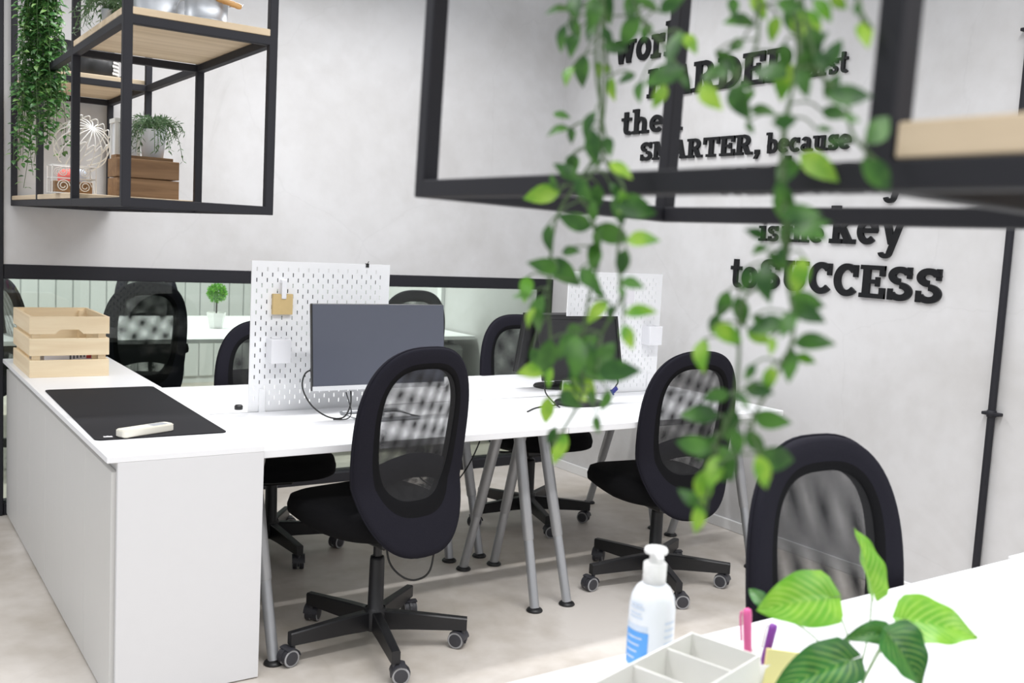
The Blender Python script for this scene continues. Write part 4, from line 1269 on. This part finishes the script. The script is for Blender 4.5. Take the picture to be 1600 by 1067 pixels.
GL = {
 'w': (1.06, ln(.17, X, .32, 0, .21)+ln(.32, 0, .53, X, .15)+ln(.53, X, .74, 0, .21)+ln(.74, 0, .90, X, .15)+rc(0, .60, .36, X)+rc(.72, .60, 1.06, X)),
 'o': (.74, arc(.37, .36, .26, .275, 0, 360, .21, 30)),
 'r': (.62, rc(.12, 0, .33, X)+rc(0, 0, .46, .13)+rc(0, .59, .2, X)+ln(.30, .50, .50, .66, .16)+rc(.42, .46, .62, X)),
 'k': (.94, rc(.12, 0, .33, A_)+rc(0, .91, .2, A_)+rc(0, 0, .45, .13)+ln(.32, .30, .66, .68, .15)+ln(.44, .44, .72, .04, .22)+rc(.50, .60, .88, X)+rc(.52, 0, .94, .13)),
 'f': (.54, rc(.14, 0, .35, .82)+arc(.43, .82, .185, .16, 180, 20, .19)+rc(0, .59, .52, X)+rc(0, 0, .48, .13)),
 'i': (.44, rc(.12, 0, .33, X)+rc(0, 0, .44, .13)+rc(0, .59, .2, X)+rc(.11, .84, .34, 1.04)),
 's': (.60, arc(.30, .53, .19, .125, 15, 270, .17)+arc(.30, .19, .20, .13, 90, -165, .17)+rc(.42, .49, .56, X)+rc(.04, 0, .18, .24)),
 't': (.56, rc(.15, .2, .36, .96)+arc(.40, .20, .145, .13, 180, 320, .19)+rc(0, .59, .54, X)),
 'h': (.90, rc(.12, 0, .33, A_)+rc(0, .91, .2, A_)+rc(0, 0, .42, .13)+arc(.455, .44, .20, .19, 0, 180, .19)+rc(.55, 0, .76, .46)+rc(.48, 0, .90, .13)),
 'n': (.90, rc(.12, 0, .33, X)+rc(0, .59, .2, X)+rc(0, 0, .42, .13)+arc(.455, .44, .20, .19, 0, 180, .19)+rc(.55, 0, .76, .46)+rc(.48, 0, .90, .13)),
 'e': (.72, arc(.36, .36, .26, .275, 0, 318, .20, 26)+rc(.16, .31, .70, .44)),
 'b': (.78, rc(.12, 0, .32, A_)+rc(0, .91, .2, A_)+arc(.43, .36, .24, .275, 0, 360, .20, 28)),
 'c': (.66, arc(.36, .36, .26, .275, 48, 318, .20, 24)+rc(.46, .44, .61, .70)),
 'a': (.76, rc(.42, 0, .62, .50)+rc(.50, 0, .76, .13)+arc(.34, .50, .18, .135, 0, 165, .18)+arc(.30, .20, .19, .125, 0, 360, .17)),
 'u': (.88, rc(.12, .26, .33, X)+rc(0, .59, .2, X)+arc(.42, .27, .195, .18, 180, 360, .19)+rc(.52, 0, .73, X)+rc(.42, .59, .6, X)+rc(.6, 0, .88, .13)),
 'y': (.92, ln(.20, X, .45, .02, .22)+ln(.74, X, .38, -.20, .17)+arc(.24, -.17, .16, .11, 0, -170, .15)+rc(0, .60, .40, X)+rc(.54, .60, .92, X)),
 'H': (1.0, rc(.1, 0, .34, 1)+rc(.66, 0, .90, 1)+rc(0, 0, .44, .14)+rc(0, .86, .44, 1)+rc(.56, 0, 1, .14)+rc(.56, .86, 1, 1)+rc(.3, .43, .7, .57)),
 'A': (1.0, ln(.20, 0, .48, 1, .20)+ln(.80, 0, .52, 1, .24)+rc(.26, .26, .74, .39)+rc(0, 0, .38, .14)+rc(.58, 0, 1, .14)+rc(.28, .88, .60, 1)),
 'R': (.96, rc(.1, 0, .34, 1)+rc(0, 0, .45, .14)+rc(0, .86, .2, 1)+arc(.46, .71, .24, .215, -90, 90, .20)+rc(.3, .86, .47, 1)+rc(.3, .42, .47, .56)+ln(.50, .50, .74, .02, .24)+rc(.62, 0, .96, .14)),
 'D': (.94, rc(.1, 0, .34, 1)+arc(.42, .5, .38, .42, -90, 90, .22)+rc(0, 0, .43, .14)+rc(0, .86, .43, 1)),
 'E': (.86, rc(.1, 0, .34, 1)+rc(0, 0, .86, .14)+rc(0, .86, .83, 1)+rc(.3, .44, .62, .57)+rc(.68, 0, .86, .33)+rc(.66, .68, .83, 1)+rc(.53, .36, .66, .65)),
 'S': (.86, arc(.43, .735, .27, .18, 10, 270, .23, 22)+arc(.43, .265, .29, .185, 90, -168, .23, 22)+rc(.64, .66, .79, 1)+rc(.04, 0, .19, .34)),
 'M': (1.2, rc(.1, 0, .32, 1)+rc(.88, 0, 1.12, 1)+ln(.24, 1, .60, .2, .22)+ln(.96, 1, .60, .2, .22)+rc(0, 0, .43, .14)+rc(.78, 0, 1.2, .14)+rc(0, .88, .25, 1)+rc(.95, .88, 1.2, 1)),
 'T': (.96, rc(.36, 0, .60, 1)+rc(0, .86, .96, 1)+rc(0, .64, .15, 1)+rc(.81, .64, .96, 1)+rc(.2, 0, .76, .14)),
 'U': (1.04, rc(.13, .36, .37, 1)+rc(.69, .36, .90, 1)+arc(.52, .37, .28, .27, 180, 360, .225)+rc(0, .86, .48, 1)+rc(.57, .86, 1.04, 1)),
 'C': (.90, arc(.48, .5, .35, .415, 45, 318, .24, 26)+rc(.70, .60, .85, .98)),
 ',': (.40, rc(.10, 0, .34, .22)+ln(.26, .04, .14, -.22, .15)),
}
def wall_word(text, ya, yb, z, h, label, upper):
    t = thing('wall_word', label, 'lettering', (WB-0.001, ya, z), 0, 'black slab lettering on the wall')
    sc = h if upper else h/0.72
    adv = sum(GL[c][0] for c in text)+0.055*(len(text)-1)
    kx = (ya-yb)/(adv*sc)
    u = 0.0
    for c in text:
        wd, polys = GL[c]
        g = MB()
        for q_, pl in enumerate(polys):
            n = len(pl); dp = -0.013+0.00006*q_
            P_ = [(-(u+x_)*sc*kx, y_*sc) for x_, y_ in pl]
            vs_ = [(dp, a, b_) for a, b_ in P_]+[(0.0, a, b_) for a, b_ in P_]
            area = sum(P_[i][0]*P_[(i+1) % n][1]-P_[(i+1) % n][0]*P_[i][1] for i in range(n))
            fs = [tuple(range(n)), tuple(range(2*n-1, n-1, -1))]+[(i, i+n, (i+1) % n+n, (i+1) % n) for i in range(n)]
            if area > 0: fs = [f[::-1] for f in fs]
            g.add(vs_, fs)
        g.build('letter', M['letter'], t)
        u += wd+0.055
    return t
for (tx, ya, yb, z, h, lb) in (
    ('work', 1.679, 1.115, 2.436, 0.127, 'word work in black letters, top line of the wall lettering'),
    ('HARDER', 1.385, 0.365, 2.221, 0.156, 'word HARDER in black capitals on the second line of the wall lettering'),
    ('first', 0.306, 0.056, 2.221, 0.069, 'small word first after HARDER in the wall lettering'),
    ('then', 1.588, 1.090, 2.032, 0.095, 'word then in black letters above SMARTER'),
    ('SMARTER,', 1.413, 0.528, 1.882, 0.099, 'word SMARTER with a comma in black capitals on the wall'),
    ('because', 0.493, 0.004, 1.882, 0.069, 'small word because after SMARTER on the wall'),
    ('consistency', 0.807, -0.312, 1.699, 0.116, 'word consistency crossed by the foreground shelf bar'),
    ('is', 0.494, 0.375, 1.463, 0.073, 'small word is before the small word the on the wall'),
    ('the', 0.352, 0.114, 1.463, 0.073, 'small word the just left of the large word key'),
    ('key', 0.075, -0.319, 1.464, 0.117, 'large word key on the second lowest line of the wall lettering'),
    ('to', 0.661, 0.486, 1.228, 0.105, 'small word to at the left of SUCCESS'),
    ('SUCCESS', 0.470, -0.505, 1.234, 0.142, 'word SUCCESS in large black capitals, lowest on the wall')):
    wall_word(tx, ya, yb, z, h, lb, tx[0].isupper())

# ------------------------------------------------------------------ foreground desk: bottle, tray, pens, notes, plant
t = thing('pump_bottle', 'white hand sanitizer pump bottle with a blue label on the foreground desk', 'bottle', (-0.006, -1.752, HD), math.radians(0))
MB().lathe([(0.0, 0.0), (0.033, 0.0), (0.0365, 0.004), (0.0368, 0.09), (0.0366, 0.118), (0.034, 0.135), (0.027, 0.149), (0.019, 0.156), (0.0165, 0.158), (0.0, 0.158)], n=40).build('body', M['bottle'], t)
g = MB().lathe([(0.0, 0.158), (0.0185, 0.158), (0.0185, 0.188), (0.016, 0.190), (0.0, 0.190)], n=28)
g.lathe([(0.0095, 0.19), (0.0095, 0.202), (0.018, 0.205), (0.019, 0.209), (0.017, 0.213), (0.0, 0.214)], n=24)
g.tube(smooth_path([(0.0, 0.0, 0.2085), (-0.012, -0.018, 0.209), (-0.018, -0.032, 0.204)], 4), [0.006]*8+[0.0045], 10)
g.build('pump', M['pot'], t)
def lab(a0, a1, z0, z1, m, name, r=0.0372, slant=0.0):
    g = MB(); n = 14
    vs_ = []
    for k in range(n+1):
        a = math.radians(a0+(a1-a0)*k/n); f = k/n
        vs_ += [(r*math.cos(a), r*math.sin(a), z0+slant*f), (r*math.cos(a), r*math.sin(a), z1)]
    g.add(vs_, [(2*k, 2*k+2, 2*k+3, 2*k+1) for k in range(n)], 0, True)
    return g.build(name, M[m], t)
lab(150, 222, 0.030, 0.086, 'blue', 'label', 0.0372, -0.006)
lab(150, 220, 0.0865, 0.096, 'pale', 'label', 0.0371)
for z_, a_ in ((0.106, 205), (0.112, 200), (0.121, 208), (0.127, 202)):
    lab(165, a_, z_, z_+0.0035, 'pale', 'label_lines', 0.0372)
for k in range(4):
    lab(158, 206-6*k, 0.074-0.011*k, 0.0765-0.011*k, 'pale', 'label_lines', 0.0374)
g = MB()
c0 = math.radians(224)
g.add([(0.0376*math.cos(c0+0.30*math.cos(2*PI*k/16)), 0.0376*math.sin(c0+0.30*math.cos(2*PI*k/16)), 0.044+0.009*math.sin(2*PI*k/16)) for k in range(16)], [tuple(range(16))])
g.build('label_badge', M['blue'], t)
for k in range(6):
    lab(262, 296, 0.045+0.011*k, 0.049+0.011*k, 'pale', 'label_lines', 0.0371)

t = thing('desk_tray', 'white divided desk tray at the bottom edge of the picture beside the pump bottle', 'tray', (0.036, -1.80, HD), 0)
ux = Vector((-0.965, -0.262, 0)); vx = Vector((0.262, -0.965, 0))
tm = Matrix(((ux.x, vx.x, 0, 0), (ux.y, vx.y, 0, 0), (0, 0, 1, 0), (0, 0, 0, 1)))
def trayboxes(boxes):
    g = MB()
    for bx in boxes: g.box(*bx, mtx=tm, bev=0.0)
    return g
TW, TD, TH = 0.27, 0.118, 0.085
trayboxes([(0, TW, 0, TD, 0.0, 0.003)]).build('base', M['tray'], t)
trayboxes([(0, TW, 0, 0.003, 0.003, TH), (0, TW, TD-0.003, TD, 0.003, TH), (0, 0.003, 0.003, TD-0.003, 0.003, TH), (TW-0.003, TW, 0.003, TD-0.003, 0.003, TH)]).build('rim', M['tray'], t)
for a in (0.075, 0.165):
    trayboxes([(a-0.0015, a+0.0015, 0.003, TD-0.003, 0.003, TH-0.004)]).build('divider', M['tray'], t)
t = thing('pen_cup', 'white cup holding the pink and purple pens beside the desk tray', 'cup', (0.112, -1.872, HD))
MB().lathe([(0.0, 0.0), (0.027, 0.0), (0.029, 0.003), (0.031, 0.058), (0.0295, 0.058), (0.027, 0.004), (0.0, 0.004)], n=28).build('body', M['tray'], t)
def pen(name, label, p, q, m, clip):
    p, q = Vector(p), Vector(q)
    t = thing(name, label, 'pen', p)
    d = q-p
    MB().tube([d*0.0, d*0.42, d*0.45, d*0.93, d*0.985, d], [0.0038, 0.0042, 0.0062, 0.0068, 0.006, 0.003], 14).build('barrel', M[m], t)
    n = d.normalized()
    s = n.cross(Vector((0.56, 0.82, 0))).normalized()*clip
    MB().tube([d*0.97+s*0.009, d*0.9+s*0.0105, d*0.62+s*0.0095], 0.0018, 8).build('clip', M['pot' if m == 'purple' else m], t)
    return t
pen('marker_pen', 'pink marker pen standing upright in the white cup', (0.094, -1.872, HD+0.006), (0.078, -1.872, 0.859), 'pink', 1)
pen('ballpoint_pen', 'purple ballpoint pen with a pale clip leaning in the white cup', (0.105, -1.880, HD+0.006), (0.137, -1.876, 0.826), 'purple', 1)
t = thing('sticky_notes', 'pale yellow sticky note pad standing against the white pen cup', 'notes', (0.122, -1.918, HD), math.radians(-28))
mt = Matrix.Rotation(math.radians(-10), 4, 'X') @ Matrix.Rotation(math.radians(7), 4, 'Y')
MB().box(-0.036, 0.036, -0.004, 0.004, 0.005, 0.078, mtx=mt).build('pad', M['sticky'], t)
tag(MB().box(0.070, 0.086, -1.955, -1.939, HD, HD+0.022, bev=0.002).build('eraser', M['yellow']), 'small bright yellow block at the bottom edge by the desk tray', 'eraser')

# leafy plant
t = thing('leafy_plant', 'leafy green potted plant with veined heart-shaped leaves in the foreground', 'plant', (0.115, -2.045, HD))
o_ = Vector(t.location)
MB().lathe([(0.0, 0.0), (0.030, 0.0), (0.032, 0.003), (0.039, 0.052), (0.0365, 0.052), (0.034, 0.046), (0.0, 0.046)], n=32).build('pot', M['pot'], t)
MB().lathe([(0.0, 0.0475), (0.020, 0.0472), (0.0335, 0.0462)], n=20).build('soil', M['soil'], t)
def big_leaf(b_, tp, width, nrm, m, fold=0.3, curl=0.15, skew=0.0, wave=0.04):
    b_, tp = Vector(b_)-o_, Vector(tp)-o_
    ax = tp-b_; L_ = ax.length; ax.normalize()
    n = Vector(nrm); n = (n-ax*n.dot(ax)).normalized()
    w = ax.cross(n)
    g = MB()
    NT, NW = 18, 10
    for i in range(NT+1):
        t_ = i/NT
        q = (min(t_/0.10, 1.0)**0.5)*(1-max(0, (t_-0.22)/0.78)**2.0)*(0.86+0.14*min(t_/0.25, 1))+0.008
        if i == NT: q = 0.004
        for j in range(NW+1):
            u = -1+2*j/NW
            x = u*width*0.5*q
            back = -0.16*L_*abs(u)**1.6*max(0, 1-t_*3.2)     # heart lobes reach behind the stem
            z = fold*abs(x)-curl*L_*(t_**2)*0.9+curl*L_*0.35*math.sin(PI*t_)-0.35*fold*x*x/(width*0.5)
            z += wave*width*math.sin(t_*15+u*2.2)*u*u*0.6+wave*0.35*width*math.sin(abs(u)*3+t_*40-abs(u)*14)*(1-abs(u))
            p = b_+ax*(t_*L_+back)+w*(x+skew*width*t_*t_)+n*z
            k = g.add([p], [])
            g.uv[k] = (u, t_)
    for i in range(NT):
        for j in range(NW):
            a = i*(NW+1)+j
            g.f.append((a, a+1, a+NW+2, a+NW+1)); g.mi.append(0); g.sm.append(True)
    return g.build('leaf', M[m], t)
LV = [
    ((0.028, -2.056, 0.946), (-0.066, -2.017, 0.934), 0.080, (-0.35, -0.75, 0.75), 'pleaf', 0.25, 0.10),
    ((0.102, -2.069, 0.947), (0.108, -2.027, 1.025), 0.080, (0.25, -0.80, 0.30), 'pleaf', 0.40, 0.05, 0.12),
    ((0.102, -2.120, 0.926), (0.166, -2.189, 0.920), 0.082, (-0.15, -0.55, 0.85), 'pleaf', 0.25, 0.10),
    ((0.041, -2.140, 0.923), (0.063, -2.186, 0.869), 0.078, (-0.10, -0.75, 0.60), 'pleafd', 0.35, 0.15),
    ((0.058, -2.128, 0.916), (-0.001, -2.111, 0.920), 0.034, (-0.35, -0.65, 0.75), 'pleafd', 0.45, 0.25),
    ((-0.009, -2.122, 0.892), (-0.107, -2.083, 0.858), 0.066, (-0.25, -0.60, 0.80), 'pleafd', 0.35, 0.15),
    ((-0.005, -1.976, 0.915), (-0.004, -1.943, 0.929), 0.022, (-0.5, -0.7, 0.5), 'pleafd', 0.3, 0.1),
]
root = Vector((0.115, -2.045, HD+0.045))-o_
for k, lv in enumerate(LV):
    b_ = Vector(lv[0])-o_
    st = smooth_path([root+Vector((0.004*math.cos(k), 0.004*math.sin(k), 0)), root.lerp(b_, 0.45)+Vector((0.010, 0.0, 0.028)), b_+Vector((0.012, 0.004, -0.008)) if k != 1 else b_-Vector((0, 0, 0.02)), b_], 6)
    MB().tube(st, 0.0012, 7).build('stem', M['pstem'], t)
    big_leaf(*lv)
